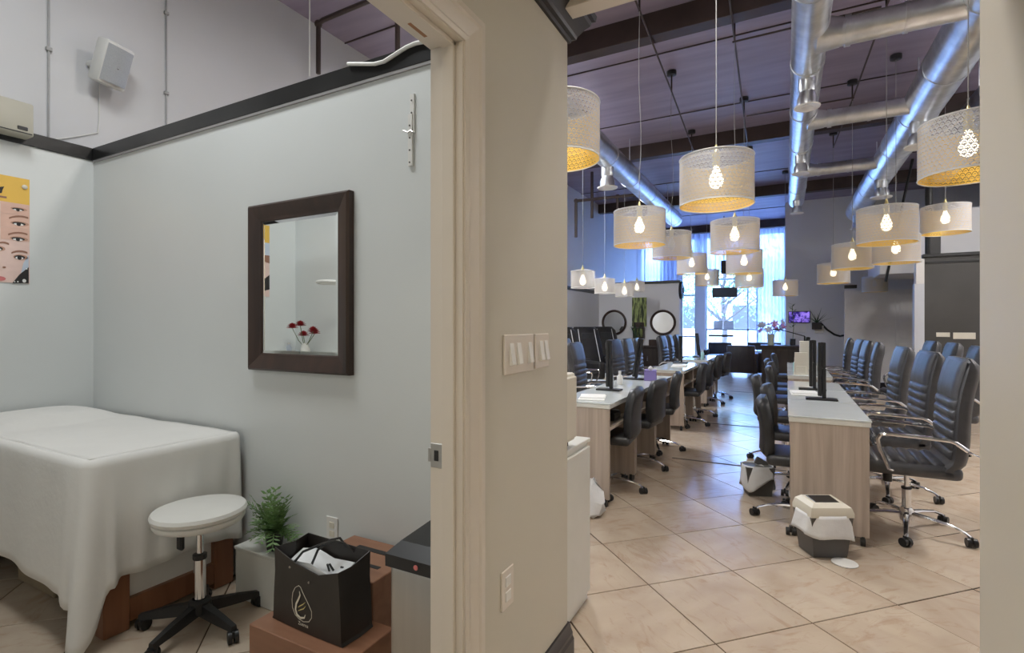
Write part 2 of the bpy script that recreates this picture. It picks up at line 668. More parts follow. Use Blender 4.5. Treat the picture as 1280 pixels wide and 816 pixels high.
struct(MB().box(XL - .15, XL, -2.7, YW + .1, 0, CEIL).build('wall_left', M_TALL, smooth=False))
struct(MB().box(XR, XR + .15, -2.7, YW + .1, 0, CEIL).build('wall_right', M_GREYW, smooth=False))
struct(MB().box(XL - .15, XR + .15, -2.8, -2.65, 0, CEIL).build('wall_rear', M_BEIGE, smooth=False))
# treatment room: lower lining of the left wall, mirror wall, front wall
struct(MB().box(XL, -4.06, YF, YB, 0, 2.46).build('wall_treatment_left', M_TREAT, smooth=False))
struct(MB().box(XL, WX0, YB, YE, 0, 2.46).build('wall_treatment_back', M_TREAT, smooth=False))
struct(MB().box(XL, WX0, YF - .11, YF, 0, 2.46).build('wall_treatment_front', M_TREAT, smooth=False))
# wall with doorway
DY0, DY1, DZ = 0.20, 1.12, 2.05
wd = MB()
wd.box(WX0, WX1, DY1, YE, 0, 2.5)
wd.box(WX0, WX1, -2.65, DY0, 0, 2.5)
wd.box(WX0, WX1, DY0, DY1, DZ, 2.5)
struct(wd.build('wall_doorway', M_BEIGE, smooth=False))
# corridor right wall, beam and ceiling
struct(MB().box(0.463, 0.58, -2.65, YE, 0, 2.75).build('wall_corridor_right', M_BEIGE, smooth=False))
struct(MB().box(WX1 - .0, 0.463, -2.65, 1.70, 2.60, 2.68).build('ceiling_corridor', M_BEIGE, smooth=False))
struct(MB().box(-0.70, 0.463, 1.70, 1.775, 2.44, 2.68, 0.002).build('trim_corridor_beam', M_JAMB, smooth=False))

# door frame (jamb, stop, casing)
fr = struct(MB().box(WX0 - .006, WX1 + .006, DY1 - .018, DY1 + .004, 0, DZ - .004, 0.001).build('door_1', M_JAMB, smooth=False))
MB().box(WX0 - .006, WX1 + .006, DY0 - .004, DY0 + .018, 0, DZ, 0.001).build('side_jamb', M_JAMB, fr, smooth=False)
MB().box(WX0 - .006, WX1 + .006, DY0, DY1, DZ - .004, DZ + .014, 0.001).build('head_jamb', M_JAMB, fr, smooth=False)
MB().box(WX0 + .038, WX0 + .075, DY1 - .030, DY1 - .017, 0, DZ - .004, 0.002).build('door_stop', M_JAMB, fr, smooth=False)
MB().box(WX0 + .038, WX0 + .075, DY0 + .018, DY1 - .018, DZ - .016, DZ - .003, 0.002).build('door_stop', M_JAMB, fr, smooth=False)
# casing profile (offset from opening, projection)
prof = [(0, 0), (0, .011), (.012, .014), (.020, .010), (.032, .012), (.045, .016), (.056, .017), (.062, .022), (.078, .022), (.085, .016), (.088, 0)]
Yc = DY1 - .010
Zc = DZ - .002
MB().loft([[(WX1 + b, Yc + a, 0) for a, b in prof], [(WX1 + b, Yc + a, Zc + a) for a, b in prof]]).build('side_casing', M_JAMB, fr, angle=20)
Y0c = DY0 + .010
MB().loft([[(WX1 + b, Y0c - a, 0) for a, b in prof], [(WX1 + b, Y0c - a, Zc + a) for a, b in prof]]).build('side_casing', M_JAMB, fr, angle=20)
MB().loft([[(WX1 + b, Y0c - a, Zc + a) for a, b in prof], [(WX1 + b, Yc + a, Zc + a) for a, b in prof]]).build('head_casing', M_JAMB, fr, angle=20)
# strike plate on the jamb
zst = on_y(545, 569, DY1 - .018).z
sp_ = MB()
sp_.box(WX0 - .004, WX0 + .034, DY1 - .0205, DY1 - .0175, zst - .032, zst + .032, 0.0015)
sp_.box(WX0 - .012, WX0 - .002, DY1 - .021, DY1 - .0175, zst - .018, zst + .018, 0.001)
st = sp_.build('strike_plate', M_STEEL, fr, smooth=False)
MB().box(WX0 + .008, WX0 + .022, DY1 - .0215, DY1 - .020, zst - .014, zst + .014, 0.001).build('latch_hole', M_BLACK, st, smooth=False)
MB().box(WX0 + .018, WX0 + .028, DY1 - .14, DY1 - .075, DZ - .0055, DZ - .0035).build('scratch_mark', M_WOODFL, fr, smooth=False)

# crown moulding on the doorway wall, returning round the wall end
cp = [(0, 2.392), (.010, 2.392), (.013, 2.405), (.026, 2.408), (.030, 2.420), (.052, 2.452), (.068, 2.470), (.072, 2.486), (.084, 2.490), (.088, 2.512), (0, 2.512)]
cr = MB()
cr.loft([[(WX1 + a, -2.6, z) for a, z in cp], [(WX1 + a, YE + a, z) for a, z in cp], [(WX0 - .5, YE + a, z) for a, z in cp]])
struct(cr.build('trim_crown', M_CROWN, angle=15))
# tall baseboard of the doorway wall
bp = [(0, 0), (.020, 0), (.020, .125), (.016, .138), (.016, .150), (.010, .170), (.008, .190), (0, .190)]
bb = MB()
bb.loft([[(WX1 + a, DY1 + .085, z) for a, z in bp], [(WX1 + a, YE + a, z) for a, z in bp], [(WX0, YE + a, z) for a, z in bp]])
struct(bb.build('baseboard_doorway', M_CROWN, angle=15))

# black capping of the treatment room walls
tr = MB()
tr.box(-4.06, WX0, YB - .012, YE + .012, 2.405, 2.487, 0.002)
struct(tr.build('trim_treatment_back', M_BLKTRIM, smooth=False))
tr = MB()
tr.box(XL, -4.048, YF, YB - .012, 2.405, 2.487, 0.002)
struct(tr.build('trim_treatment_left', M_BLKTRIM, smooth=False))
M_LIP2 = M('grey_metal_edge', (0.30, 0.29, 0.29), 0.4)
struct(MB().box(-4.048, WX0, YB - .010, YB, 2.392, 2.405).build('trim_edge_strip', M_LIP2, smooth=False))

# ---- far end of the salon
struct(MB().box(XL, -2.17, 12.3, 12.42, 0, 2.29).build('wall_partition_left', M_GREYW, smooth=False))
struct(MB().box(XL, -2.15, 12.27, 12.45, 2.29, 2.35, 0.003).build('trim_partition_left', M_BLKTRIM, smooth=False))
struct(MB().box(XL, XL + .03, 5.0, 12.27, 2.07, 2.15, 0.003).build('trim_left_wall', M_BLKTRIM, smooth=False))
struct(MB().box(XL, XL + .02, 1.85, 12.3, 0, 2.07).build('wall_left_lining', M_GREYW, smooth=False))
struct(MB().box(0.0, XR, 14.2, 14.35, 0, CEIL).build('wall_back_right', M_GREYW, smooth=False))
pr = struct(MB().box(1.10, 3.4, 13.1, 13.2, 0, 2.05).build('wall_partition_right', M_PANELW, smooth=False))
struct(MB().box(1.10, 1.32, 13.08, 13.2, 2.10, 2.17).build('trim_partition_right', M_BLKTRIM, smooth=False))
struct(MB().box(1.10, 3.4, 13.075, 13.1, 0, .12).build('baseboard_partition_right', M_CROWN, smooth=False))
d2 = struct(MB().box(1.98, 2.5, 13.07, 13.1, 0.0, 1.95, 0.004).build('door_2', M_PANELW, smooth=False))
for (a, b, c, d) in ((2.05, 2.43, 1.05, 1.85), (2.05, 2.43, .12, .95)):
    MB().box(a, b, 13.06, 13.072, c, d, 0.008).build('door_panel', M_PANELW, d2, smooth=False)
# charcoal partition
pc = struct(MB().box(1.95, 3.55, 10.4, 10.52, 0, 2.40).build('wall_charcoal', M_CHAR, smooth=False))
MB().box(1.93, 3.55, 10.36, 10.54, 2.40, 2.45, 0.004).build('cap_rail', M_BLACK, pc, smooth=False)
MB().box(1.96, 3.5, 10.385, 10.40, 2.30, 2.33, 0.003).build('top_batten', M_BLACK, pc, smooth=False)
MB().box(2.02, 2.16, 10.40, 10.50, 2.45, 2.95, 0.004).build('post', M_BLACK, pc, smooth=False)
struct(MB().box(1.82, 1.95, 10.38, 10.52, 0, 1.98, 0.003).build('trim_white_post', M_ALU, smooth=False))
struct(MB().box(1.84, 1.95, 10.38, 10.52, 1.98, 2.38, 0.003).build('trim_post_head', M_PANELW, smooth=False))
MB().box(2.10, 2.27, 10.39, 10.40, 1.13, 1.20, 0.002).build('notice_card', M_CREAM, pc, smooth=False)
MB().box(2.31, 2.58, 10.39, 10.40, 1.10, 1.20, 0.002).build('notice_card', M_CREAM, pc, smooth=False)
# bulkhead box on the right upper wall
struct(MB().box(1.52, 3.6, 11.59, 13.1, 2.25, 3.35, 0.01).build('wall_bulkhead_right', M_GREYW, smooth=False))

# ---- window wall
winw = MB()
winw.box(XL, 0.0, YW, YW + .15, 4.05, CEIL)
winw.box(-2.50, -2.22, YW - .05, YW + .15, 0, 4.05)
winw.box(-3.55, -2.95, YW - .02, YW + .15, 0, 4.05)
winw.box(XL, -3.55, YW - .02, YW + .15, 0, 2.0)
struct(winw.build('wall_window_end', M_GREYW, smooth=False))
struct(MB().box(-0.02, 0.10, 14.3, YW + .15, 0, CEIL).build('wall_window_side', M_GREYW, smooth=False))


def window(n, x0, x1, z0, z1, bars=(), mull=()):
    f = MB()
    t = .045
    f.box(x0, x0 + t, YW, YW + .07, z0, z1, 0.003)
    f.box(x1 - t, x1, YW, YW + .07, z0, z1, 0.003)
    f.box(x0 + t, x1 - t, YW, YW + .07, z0, z0 + t, 0.003)
    f.box(x0 + t, x1 - t, YW, YW + .07, z1 - t, z1, 0.003)
    o = struct(f.build('window_%d' % n, M_ALU, smooth=False))
    for z in bars:
        MB().box(x0 + t, x1 - t, YW + .005, YW + .065, z - .025, z + .025, 0.003).build('transom_bar', M_ALU, o, smooth=False)
    for x in mull:
        MB().box(x - .022, x + .022, YW + .005, YW + .065, z0 + t, z1 - t, 0.003).build('mullion', M_ALU, o, smooth=False)
    xs = [x0] + list(mull) + [x1]
    zs = [z0] + list(bars) + [z1]
    for a, b in zip(xs[:-1], xs[1:]):
        for c, d in zip(zs[:-1], zs[1:]):
            MB().box(a + .02, b - .02, YW + .030, YW + .036, c + .02, d - .02).build('pane', M_GLASS, o, smooth=False)
    return o


window(1, -2.22, -0.75, 0.0, 4.05, bars=(1.18, 2.72), mull=(-1.02,))
window(2, -2.95, -2.50, 0.0, 4.05, bars=(0.95, 2.25))
window(3, -0.75, -0.02, 0.0, 4.05, bars=(1.18, 2.72))
window(4, XL, -3.55, 2.0, 4.05, bars=(2.9,))


def curtain(x0, x1, z0, z1, label, n):
    amp = .035

    def f(u, v):
        x = x0 + (x1 - x0) * u
        return Vector((x, YW - .22 + amp * math.sin(u * n * 2 * PI) + .01 * math.sin(u * 31 + v * 4), z0 + (z1 - z0) * v))
    t = thing('sheer_curtain', label, 'curtain', (0, 0, 0), 0, 'sheer curtains at the shop window')
    MB().grid(f, n * 8, 6).build('fabric', M_SHEER, t)
    MB().cyl((x0 - .03, YW - .22, z1 + .005), (x1 + .03, YW - .22, z1 + .005), .012, n=8).build('curtain_rod', M_ALU, t)


curtain(-2.90, -0.78, 2.95, 4.12, 'white sheer valance curtain pleated above the tall centre window', 15)
curtain(-0.74, -0.06, 0.05, 4.12, 'long white sheer curtain hanging from ceiling to floor beside flowers', 7)
curtain(-4.05, -3.05, 2.55, 4.12, 'white sheer curtain pleated above the partition with round mirrors', 9)

# ---- outdoors
struct(MB().box(-30, 30, YW + .1, 60, -0.25, -0.13).build('ground_outside', M_PAVE, smooth=False))
bo = thing('building', 'pale stucco building across the street behind the tree', 'building', (0, 0, 0))
MB().box(-14, 10, 34, 40, -.13, 5.0).build('wall', M_STUCCO, bo, smooth=False)
MB().box(-14.3, 10.3, 33.7, 40.3, 5.0, 5.3, .02).build('roof_edge', M_ALU, bo, smooth=False)
for k in range(5):
    wx = -10 + k * 3.5
    f_ = MB().box(wx, wx + 1.6, 33.95, 34.02, 1.0, 2.6, .01).build('window_frame', M_ALU, bo, smooth=False)
    MB().box(wx + .1, wx + 1.5, 33.93, 33.96, 1.1, 2.5).build('pane', M_CHAR, f_, smooth=False)


def tree(loc, label, h, spread, nleaf, seed, trunk_r=.11):
    rd = random.Random(seed)
    t = thing('street_tree', label, 'tree', loc, 0, 'trees outside the shop window')
    tr_ = MB()
    tr_.tube([(0, 0, -.13), (.05, 0, h * .25), (-.03, .05, h * .45), (.02, 0, h * .7)], [trunk_r, trunk_r * .8, trunk_r * .65, trunk_r * .3], 8)
    tr_.build('trunk', M_BARK, t)
    tips = []
    br = MB()
    for k in range(11):
        a = k * 2.4 + rd.random()
        z0 = h * (.30 + .35 * rd.random())
        L = spread * (.6 + .5 * rd.random())
        p1 = (math.cos(a) * L * .5, math.sin(a) * L * .5, z0 + L * .35)
        p2 = (math.cos(a) * L, math.sin(a) * L, z0 + L * (.5 + .4 * rd.random()))
        br.tube([(0, 0, z0 - .1), p1, p2], [trunk_r * .45, trunk_r * .3, trunk_r * .1], 6)
        tips += [Vector(p1), Vector(p2), Vector(p2) + Vector((0, 0, .4))]
    br.build('branch', M_BARK, t)
    lf = MB()
    for k in range(nleaf):
        c = rd.choice(tips) + Vector((rd.gauss(0, .45), rd.gauss(0, .45), rd.gauss(0, .35)))
        u = Vector((rd.uniform(-1, 1), rd.uniform(-1, 1), rd.uniform(-1, 1))).normalized()
        v = u.orthogonal().normalized()
        s_ = rd.uniform(.05, .10)
        lf.poly([c - u * s_, c + v * s_ * .5, c + u * s_, c - v * s_ * .5])
    o = lf.build('foliage', M_TREELEAF, t, smooth=False)
    o['kind'] = 'stuff'


tree((-2.05, 20.5, 0), 'slender tree with forked branches just outside the tall centre window', 4.6, 1.7, 1500, 3)
tree((-5.2, 23.5, 0), 'leafy tree outside beside the narrow glass door', 4.5, 2.0, 2200, 5)
tree((-0.2, 24.5, 0), 'leafy street tree outside behind the long sheer curtain', 4.8, 1.9, 2200, 9)

# ================================================================ TREATMENT ROOM
# ---- mirror
ml, mr = on_y(310.5, 300, YB - .03), on_y(438.5, 300, YB - .02)
mx0, mx1 = ml.x, mr.x
mz1 = on_y(443, 236, YB - .03).z
mz0 = on_y(443, 470, YB - .03).z
mt = thing('wall_mirror', 'rectangular wall mirror in a dark brown wooden frame', 'mirror', ((mx0 + mx1) / 2, YB, mz0))
hw, hh = (mx1 - mx0) / 2, mz1 - mz0
bw = .085
fp = [(0, -.001), (0, -.030), (.010, -.040), (.030, -.036), (.066, -.022), (.080, -.020), (.085, -.014), (.085, -.001)]


def frame_piece(c0, c1, d0, d1, mat, parent):
    # c: outer corner, d: inward diagonal
    MB().loft([[(c0[0] + d0[0] * a, y, c0[1] + d0[1] * a) for a, y in fp], [(c1[0] + d1[0] * a, y, c1[1] + d1[1] * a) for a, y in fp]]).build('frame_rail', mat, parent, angle=25)


frame_piece((-hw, 0), (hw, 0), (1, 1), (-1, 1), M_DKWOOD, mt)
frame_piece((-hw, hh), (hw, hh), (1, -1), (-1, -1), M_DKWOOD, mt)
frame_piece((-hw, 0), (-hw, hh), (1, 1), (1, -1), M_DKWOOD, mt)
frame_piece((hw, 0), (hw, hh), (-1, 1), (-1, -1), M_DKWOOD, mt)
MB().box(-hw + .08, hw - .08, -.012, -.006, .08, hh - .08).build('mirror_glass', M_MIRROR, mt, smooth=False)
bz = MB()
ii, oo = .100, .083
for a, b in (((-1, 0), (-1, 1)), ((1, 0), (1, 1)), ((-1, 0), (1, 0)), ((-1, 1), (1, 1))):
    def cn(q, k):
        return ((hw - k) * q[0], k if q[1] == 0 else hh - k)
    p = [cn(a, oo), cn(b, oo), cn(b, ii), cn(a, ii)]
    bz.loft([[(p[0][0], -.012, p[0][1]), (p[3][0], -.0135, p[3][1]), (p[3][0], -.0115, p[3][1])], [(p[1][0], -.012, p[1][1]), (p[2][0], -.0135, p[2][1]), (p[2][0], -.0115, p[2][1])]])
bz.build('bevelled_edge', M_MIRROR, mt, smooth=False)

# ---- poster on the left wall
PX = -4.06
po = thing('poster', 'beauty poster with yellow band, printed eyes and a face on white wall', 'poster', (PX + .002, .885, 1.885))


def pz(px, py):
    v = on_x(px, py, PX + .004)
    return (v.y - .885, v.z - 1.885)


def flat(pts, layer, mat, name):
    x = .0030 + .0007 * layer
    MB().prism([(x, a, b) for a, b in pts], (.0005, 0, 0)).build(name, mat, po, smooth=False)


def rect(px0, px1, py0, py1):
    c, d = pz(px0, py0), pz(px1, py1)
    return [(c[0], c[1]), (d[0], c[1]), (d[0], d[1]), (c[0], d[1])]


def ell(px, py, rx, ry, n=14):
    c = pz(px, py)
    d = pz(px + rx, py + ry)
    ry_, rz_ = abs(d[0] - c[0]), abs(d[1] - c[1])
    return [(c[0] + ry_ * math.cos(2 * PI * k / n), c[1] + rz_ * math.sin(2 * PI * k / n)) for k in range(n)]


hY, hZ = .505, .315
MB().box(0, .003, -hY, hY, -hZ, hZ).build('sheet', M_SKIN2, po, smooth=False)
flat([(-hY, hZ), (hY, hZ), (hY, hZ - .155), (-hY, hZ - .155)], 1, M_YEL, 'yellow_band')
for k, (za, zb) in enumerate(((.160, .092), (.090, .010), (.008, -.062))):
    flat([(hY - .13, za), (hY, za), (hY, zb), (hY - .13, zb)], 1, M_SKIN, 'eye_strip')
for (ex, ey, rx, ry) in ((22, 262, 9, 3.6), (23, 280, 10, 4.2), (22, 299, 10, 4.0), (24, 322, 8, 4.2), (-3, 311, 7, 4)):
    flat(ell(ex + 1.5, ey - .6, rx * 1.15, ry * 1.0), 2, M_SKINM, 'eye_shadow')
    flat(ell(ex + .5, ey - .5, rx * .85, ry * .72), 2.5, M_INK, 'lash_line')
    flat(ell(ex, ey + .5, rx * .62, ry * .52), 3, M_WPAPER, 'eye_white')
    flat(ell(ex, ey + .3, ry * .66, ry * .60), 4, M_INK, 'iris')
for (bx_, by_, L) in ((23, 270.5, 12), (22, 291, 12), (24, 314, 10), (3, 303, 8)):
    pts = []
    for k in range(7):
        s_ = k / 6
        pts.append(pz(bx_ - L + 2 * L * s_, by_ + 2.2 * (2 * s_ - 1) ** 2 - 1.2))
    for k in range(6, -1, -1):
        s_ = k / 6
        pts.append(pz(bx_ - L + 2 * L * s_, by_ + 2.2 * (2 * s_ - 1) ** 2 + .9))
    flat(pts, 3, M_SKIND, 'brow')
flat([pz(29, 329), pz(35.6, 318), pz(35.6, 337), pz(26, 341)], 2, M_PBLUE, 'background_patch')
flat([pz(15, 354), pz(24, 343), pz(35.6, 334), pz(35.6, 354)], 3, M_INK, 'dark_collar')
for (a, b, r) in ((30, 351, 2.4), (22, 352, 1), (18, 352, .8), (33, 336, 1)):
    flat(ell(a, b, r, r), 4, M_WPAPER, 'collar_pearl')
flat(ell(5, 334, 2.2, 1.3), 3, M_SKIND, 'nostril')
flat(ell(0, 348, 7, 3.2), 3, M_LIP, 'lips')
flat([pz(-4, 234), pz(5, 233), pz(3, 237), pz(2, 241), pz(-4, 242), pz(0, 238)], 3, M_INK, 'letter')
flat(rect(-10, 8, 245, 245.7), 3, M_SKIND, 'rule_line')
# far edge of the poster, seen in the mirror
flat([(-hY, .16), (-hY + .10, .16), (-hY + .10, .05), (-hY, .05)], 2, M_PBLUE, 'background_patch')
flat([(-hY, .05), (-hY + .09, .05), (-hY + .09, 0), (-hY, -.02)], 2, M_SKIND, 'brow')
flat([(-hY, -.12), (-hY + .10, -.20), (-hY + .07, -.27), (-hY, -.25)], 2, M_INK, 'dark_collar')
pn = on_x(30, 234, PX)
MB().lathe([(.012, 0), (.014, .004), (.010, .009), (.004, .011)], 12).xf(Matrix.Rotation(PI / 2, 4, 'Y')).xf(Matrix.Translation((.005, pn.y - .885, pn.z - 1.885))).build('push_pin', M_CREAM, po)

# ---- metal bracket rail on the mirror wall
br_ = thing('metal_wall_bracket', 'white perforated metal bracket rail screwed upright to the white wall', 'bracket', tuple(on_y(516, 208, YB)))
sc_ = br_.location
bx0 = on_y(512, 160, YB).x - sc_.x
bx1 = on_y(519, 160, YB).x - sc_.x
bh = on_y(516, 118, YB).z - sc_.z
wdt = bx1 - bx0
ra = MB()
ra.box(bx0 + wdt * .25, bx1, -.008, -.001, bh * .45, bh, .001)
ra.build('upper_rail', M_WHITE, br_, smooth=False)
MB().box(bx0, bx1 - wdt * .25, -.012, -.001, 0, bh * .72, .001).build('lower_rail', M_WHITE, br_, smooth=False)
for k in range(6):
    z = bh * (.05 + .17 * k)
    xx = (bx0 + bx1) / 2 + (.005 if k > 3 else -.005)
    MB().lathe([(.004, 0), (.004, .002)], 8).xf(Matrix.Translation((xx, -.0115, z)) @ Matrix.Rotation(PI / 2, 4, 'X')).build('screw_hole', M_GREYPL, br_)
MB().tube([(bx0 - .02, -.016, bh * .5), (bx0 + .005, -.018, bh * .46), (bx1 - .01, -.016, bh * .48), (bx1, -.016, bh * .45)], .0035, 6).build('wing_clip', M_STEEL, br_)

# ---- wall outlet
wo = on_y(416, 661, YB)
o = thing('wall_outlet', 'white wall outlet low on the wall behind the black bag', 'outlet', (wo.x, YB, wo.z))
MB().box(-.036, .036, -.006, 0, -.057, .057, .002).build('cover_plate', M_WHITE, o, smooth=False)
for z in (-.02, .02):
    MB().box(-.016, .016, -.008, -.005, z - .014, z + .014, .002).build('socket_face', M_CREAM, o, smooth=False)

# ---- massage bed, sheet, pillow
BX1, BX0, BY0, BY1, BZ = -2.485, -4.03, 1.02, 1.69, .768
bed = thing('massage_bed', 'massage bed on a brown wooden frame with pale end panel', 'bed', (0, 0, 0))
for (xa, xb) in ((-2.585, -2.515), (-3.95, -3.88)):
    for (ya, yb) in ((1.10, 1.20), (1.575, 1.675)):
        MB().box(xa, xb, ya, yb, 0, .66, .004).build('leg', M_REDWOOD, bed, smooth=False)
MB().box(-2.58, -2.52, 1.20, 1.575, 0.03, .13, .003).build('bottom_rail', M_REDWOOD, bed, smooth=False)
MB().box(-2.57, -2.545, 1.20, 1.575, .13, .62).build('end_panel', M_PANELW, bed, smooth=False)
MB().box(-2.58, -2.52, 1.20, 1.575, .58, .66, .003).build('top_rail', M_REDWOOD, bed, smooth=False)
MB().box(-3.88, -2.585, 1.62, 1.66, .03, .66, .003).build('side_panel', M_REDWOOD, bed, smooth=False)
MB().box(-3.97, -2.50, 1.08, 1.685, .66, .75, .02, 2).build('mattress', M_WHITE, bed, smooth=False)

# sheet: top, two hanging sides and the corner that falls to the floor
rc = .075
path = []      # (x, y, nx, ny, s) along the rim
ns = 70
for k in range(ns + 1):
    path.append((BX0 + (BX1 - rc - BX0) * k / ns, BY0, 0, -1, 'a', k / ns))
for k in range(1, 12):
    a = -PI / 2 + PI / 2 * k / 12
    path.append((BX1 - rc + rc * math.cos(a), BY0 + rc + rc * math.sin(a), math.cos(a), math.sin(a), 'c', k / 12))
ne = 46
for k in range(ne + 1):
    path.append((BX1, BY0 + rc + (BY1 - BY0 - rc) * k / ne, 1, 0, 'b', k / ne))
smooth01 = lambda t: t * t * (3 - 2 * t)
sh = MB()
NV = 18
vs = []
for idx, (x, y, nx, ny, seg, s_) in enumerate(path):
    if seg == 'a':
        near = smooth01(max(0, (s_ - .93) / .07))
        drop = .545 + .02 * math.sin(s_ * 9) + .05 * near
        fold = .006 + .022 * near
        ph = s_ * 26 + 2 * s_ * s_
        out = .012 + .022 * near
    elif seg == 'c':
        drop = .555 + .20 * math.sin(PI * min(1, s_ * 1.15)) ** .7
        fold = .016
        ph = 28 + s_ * 9
        out = .034 + .05 * math.sin(PI * s_)
    else:
        near = smooth01(max(0, 1 - s_ / .09))
        drop = .495 + .035 * s_ + .015 * math.sin(s_ * 7) + .04 * near
        fold = .006 + .016 * near + .008 * smooth01(max(0, (s_ - .8) / .2))
        ph = 37 + s_ * 34
        out = .010 + .024 * near
    drop = min(drop, BZ - .012)
    colv = []
    for j in range(NV + 1):
        v = j / NV
        if j < 5:
            a = PI / 2 * j / 4
            r_ = .035
            o_ = r_ * math.sin(a) - r_
            z = BZ - r_ + r_ * math.cos(a)
        else:
            q = (j - 4) / (NV - 4)
            o_ = out * q + fold * q ** .8 * math.sin(ph + q * .8)
            z = BZ - .035 - (drop - .035) * q
        colv.append(sh.bm.verts.new((x + nx * o_, y + ny * o_, z)))
    vs.append(colv)
for a, b in zip(vs[:-1], vs[1:]):
    for j in range(NV):
        sh.bm.faces.new((a[j], b[j], b[j + 1], a[j + 1]))


def top_z(x, y):
    z = BZ + .002 * math.sin(x * 9 + y * 5) + .0015 * math.sin(x * 17 - y * 13)
    # pillow bulge at the head end
    q = max(0, 1 - ((x + 3.80) / .26) ** 4) * max(0, 1 - ((y - 1.36) / .29) ** 4)
    z += .06 * q ** .6
    # tapered to nothing at the rim
    w_ = min(1, (y - BY0) / .05, (BX1 - x) / .05)
    return BZ + (z - BZ) * max(0, w_)


nx_, ny_ = 44, 20
sh.grid(lambda u, v: Vector((BX0 + (BX1 - .035 - BX0) * u, BY0 + .035 + (BY1 - BY0 - .035) * v, top_z(BX0 + (BX1 - .035 - BX0) * u, BY0 + .035 + (BY1 - BY0 - .035) * v))), nx_, ny_)
so = sh.build('bed_sheet', M_SHEET, None, angle=80)
tag(so, 'white cloth sheet draped over the massage bed with corner hanging to the floor', 'sheet')
so.modifiers.new('thickness', 'SOLIDIFY').thickness = .003

bx = thing('cardboard_box', 'plain cardboard box on the floor under the massage bed', 'box', (-3.32, 1.36, 0))
cb = MB().box(-.2, .2, -.2, .2, 0, .30, .004).build('carton', M_CARD, bx, smooth=False)
MB().box(-.2, .2, -.025, .025, .300, .3015).build('tape', M_CREAM, cb, smooth=False)
for s_ in (-1, 1):
    MB().box(-.2, .2, min(.002 * s_, .2 * s_), max(.002 * s_, .2 * s_), .2985, .3005).build('flap', M_CARD, bx, smooth=False)

# ---- white box with the fern, fern
wb_ = thing('white_box', 'low white box on the floor against wall under the green fern', 'box', (-2.08, 1.645, 0))
MB().box(-.28, .28, -.065, .065, 0, .235, .004).build('carcass', M_CABW, wb_, smooth=False)
MB().box(-.285, .285, -.07, .068, .235, .25, .003).build('top_board', M_CABW, wb_, smooth=False)

pl = thing('potted_fern', 'small bushy green fern in a black pot on the white box', 'plant', (-2.16, 1.645, .25))
MB().lathe([(.030, 0), (.034, .004), (.043, .085), (.046, .085), (.046, .096), (.040, .096), (.038, .080)], 20).build('pot', M_BLACK, pl)
MB().lathe([(.038, .078), (.02, .084), (.003, .086)], 16).build('soil', M_SOIL, pl)
rd = random.Random(4)
for k in range(64):
    a = rd.uniform(0, 2 * PI)
    up = rd.uniform(.25, 1.0)
    L = rd.uniform(.11, .19)
    dx, dy = math.cos(a), math.sin(a)
    if dy > .15:
        dy *= .3
    pts = []
    for i in range(7):
        s_ = i / 6
        pts.append(Vector((dx * L * s_ * (1.25 - .65 * up) * .9, dy * L * s_ * (1.25 - .65 * up) * .8, .08 + L * (up * s_ * 1.15 - .45 * (1 - up) * s_ * s_ * 1.6))))
    fb = MB()
    fb.tube(pts, [.0022 * (1 - .7 * i / 6) for i in range(7)], 4)
    for i in range(1, 7):
        p = pts[i]
        d = (pts[i] - pts[i - 1]).normalized()
        sd = d.cross(Vector((0, 0, 1)))
        if sd.length < .05:
            sd = Vector((1, 0, 0))
        sd.normalize()
        for sgn in (-1, 1):
            ll = .034 * (1 - .45 * abs(i / 6 - .45))
            tip = p + sd * sgn * ll + d * ll * .75
            m_ = (p + tip) / 2
            w_ = (d * .7 - sd * sgn * .7) * .006
            n_ = d.cross(sd) * .002
            fb.poly([p, m_ + w_ + n_, tip, m_ - w_ + n_])
    fb.build('frond', M_LEAF, pl, smooth=False)

# ---- stool
sx, sy = -2.27, 1.355
stl = thing('rolling_stool', 'round white padded rolling stool with chrome column and black base', 'stool', (sx, sy, 0))
MB().lathe([(.02, .452), (.150, .452), (.170, .458), (.178, .470), (.178, .482), (.171, .486), (.182, .492), (.187, .506), (.180, .520), (.150, .528), (.05, .530), (.005, .530)], 40).build('seat', M('white_vinyl', (0.78, 0.77, 0.73), .28, var=.02, bmp=.05, bscale=20), stl)
MB().cyl((0, 0, .26), (0, 0, .452), .014, n=18).build('piston', M_CHROME, stl)
MB().cyl((0, 0, .10), (0, 0, .30), .024, n=20).build('column', M_CHROME, stl)
MB().lathe([(.026, .296), (.028, .30), (.028, .318), (.016, .322)], 18).build('collar', M_BLACK, stl)
MB().lathe([(.045, .065), (.05, .08), (.045, .115), (.028, .125), (.026, .06)], 20).build('hub', M_BLACK, stl)
MB().tube([(-.02, -.02, .435), (-.06, -.05, .43)], .006, 6).build('lever', M_BLACK, stl)
MB().box(-.078, -.042, -.058, -.038, .34, .43, .006).build('lever_grip', M_BLACK, stl, smooth=False)
lg0 = MB().loft([[(.03, -.022, .060), (.03, .022, .060), (.03, .017, .108), (.03, -.017, .108)], [(.15, -.018, .052), (.15, .018, .052), (.15, .013, .090), (.15, -.013, .090)], [(.245, -.013, .048), (.245, .013, .048), (.245, .010, .070), (.245, -.010, .070)]])
lg = lg0.build('leg', M_BLACK, stl, smooth=False)
cw = MB()
cw.cyl((-.006, -.020, .025), (-.006, -.005, .025), .025, n=18)
cw.cyl((-.006, .005, .025), (-.006, .020, .025), .025, n=18)
cw.box(-.020, .016, -.006, .006, .022, .052, .002)
cwo = cw.build('caster', M_BLACK, stl)
A0 = math.atan2(1.215 - sy, -2.47 - sx)
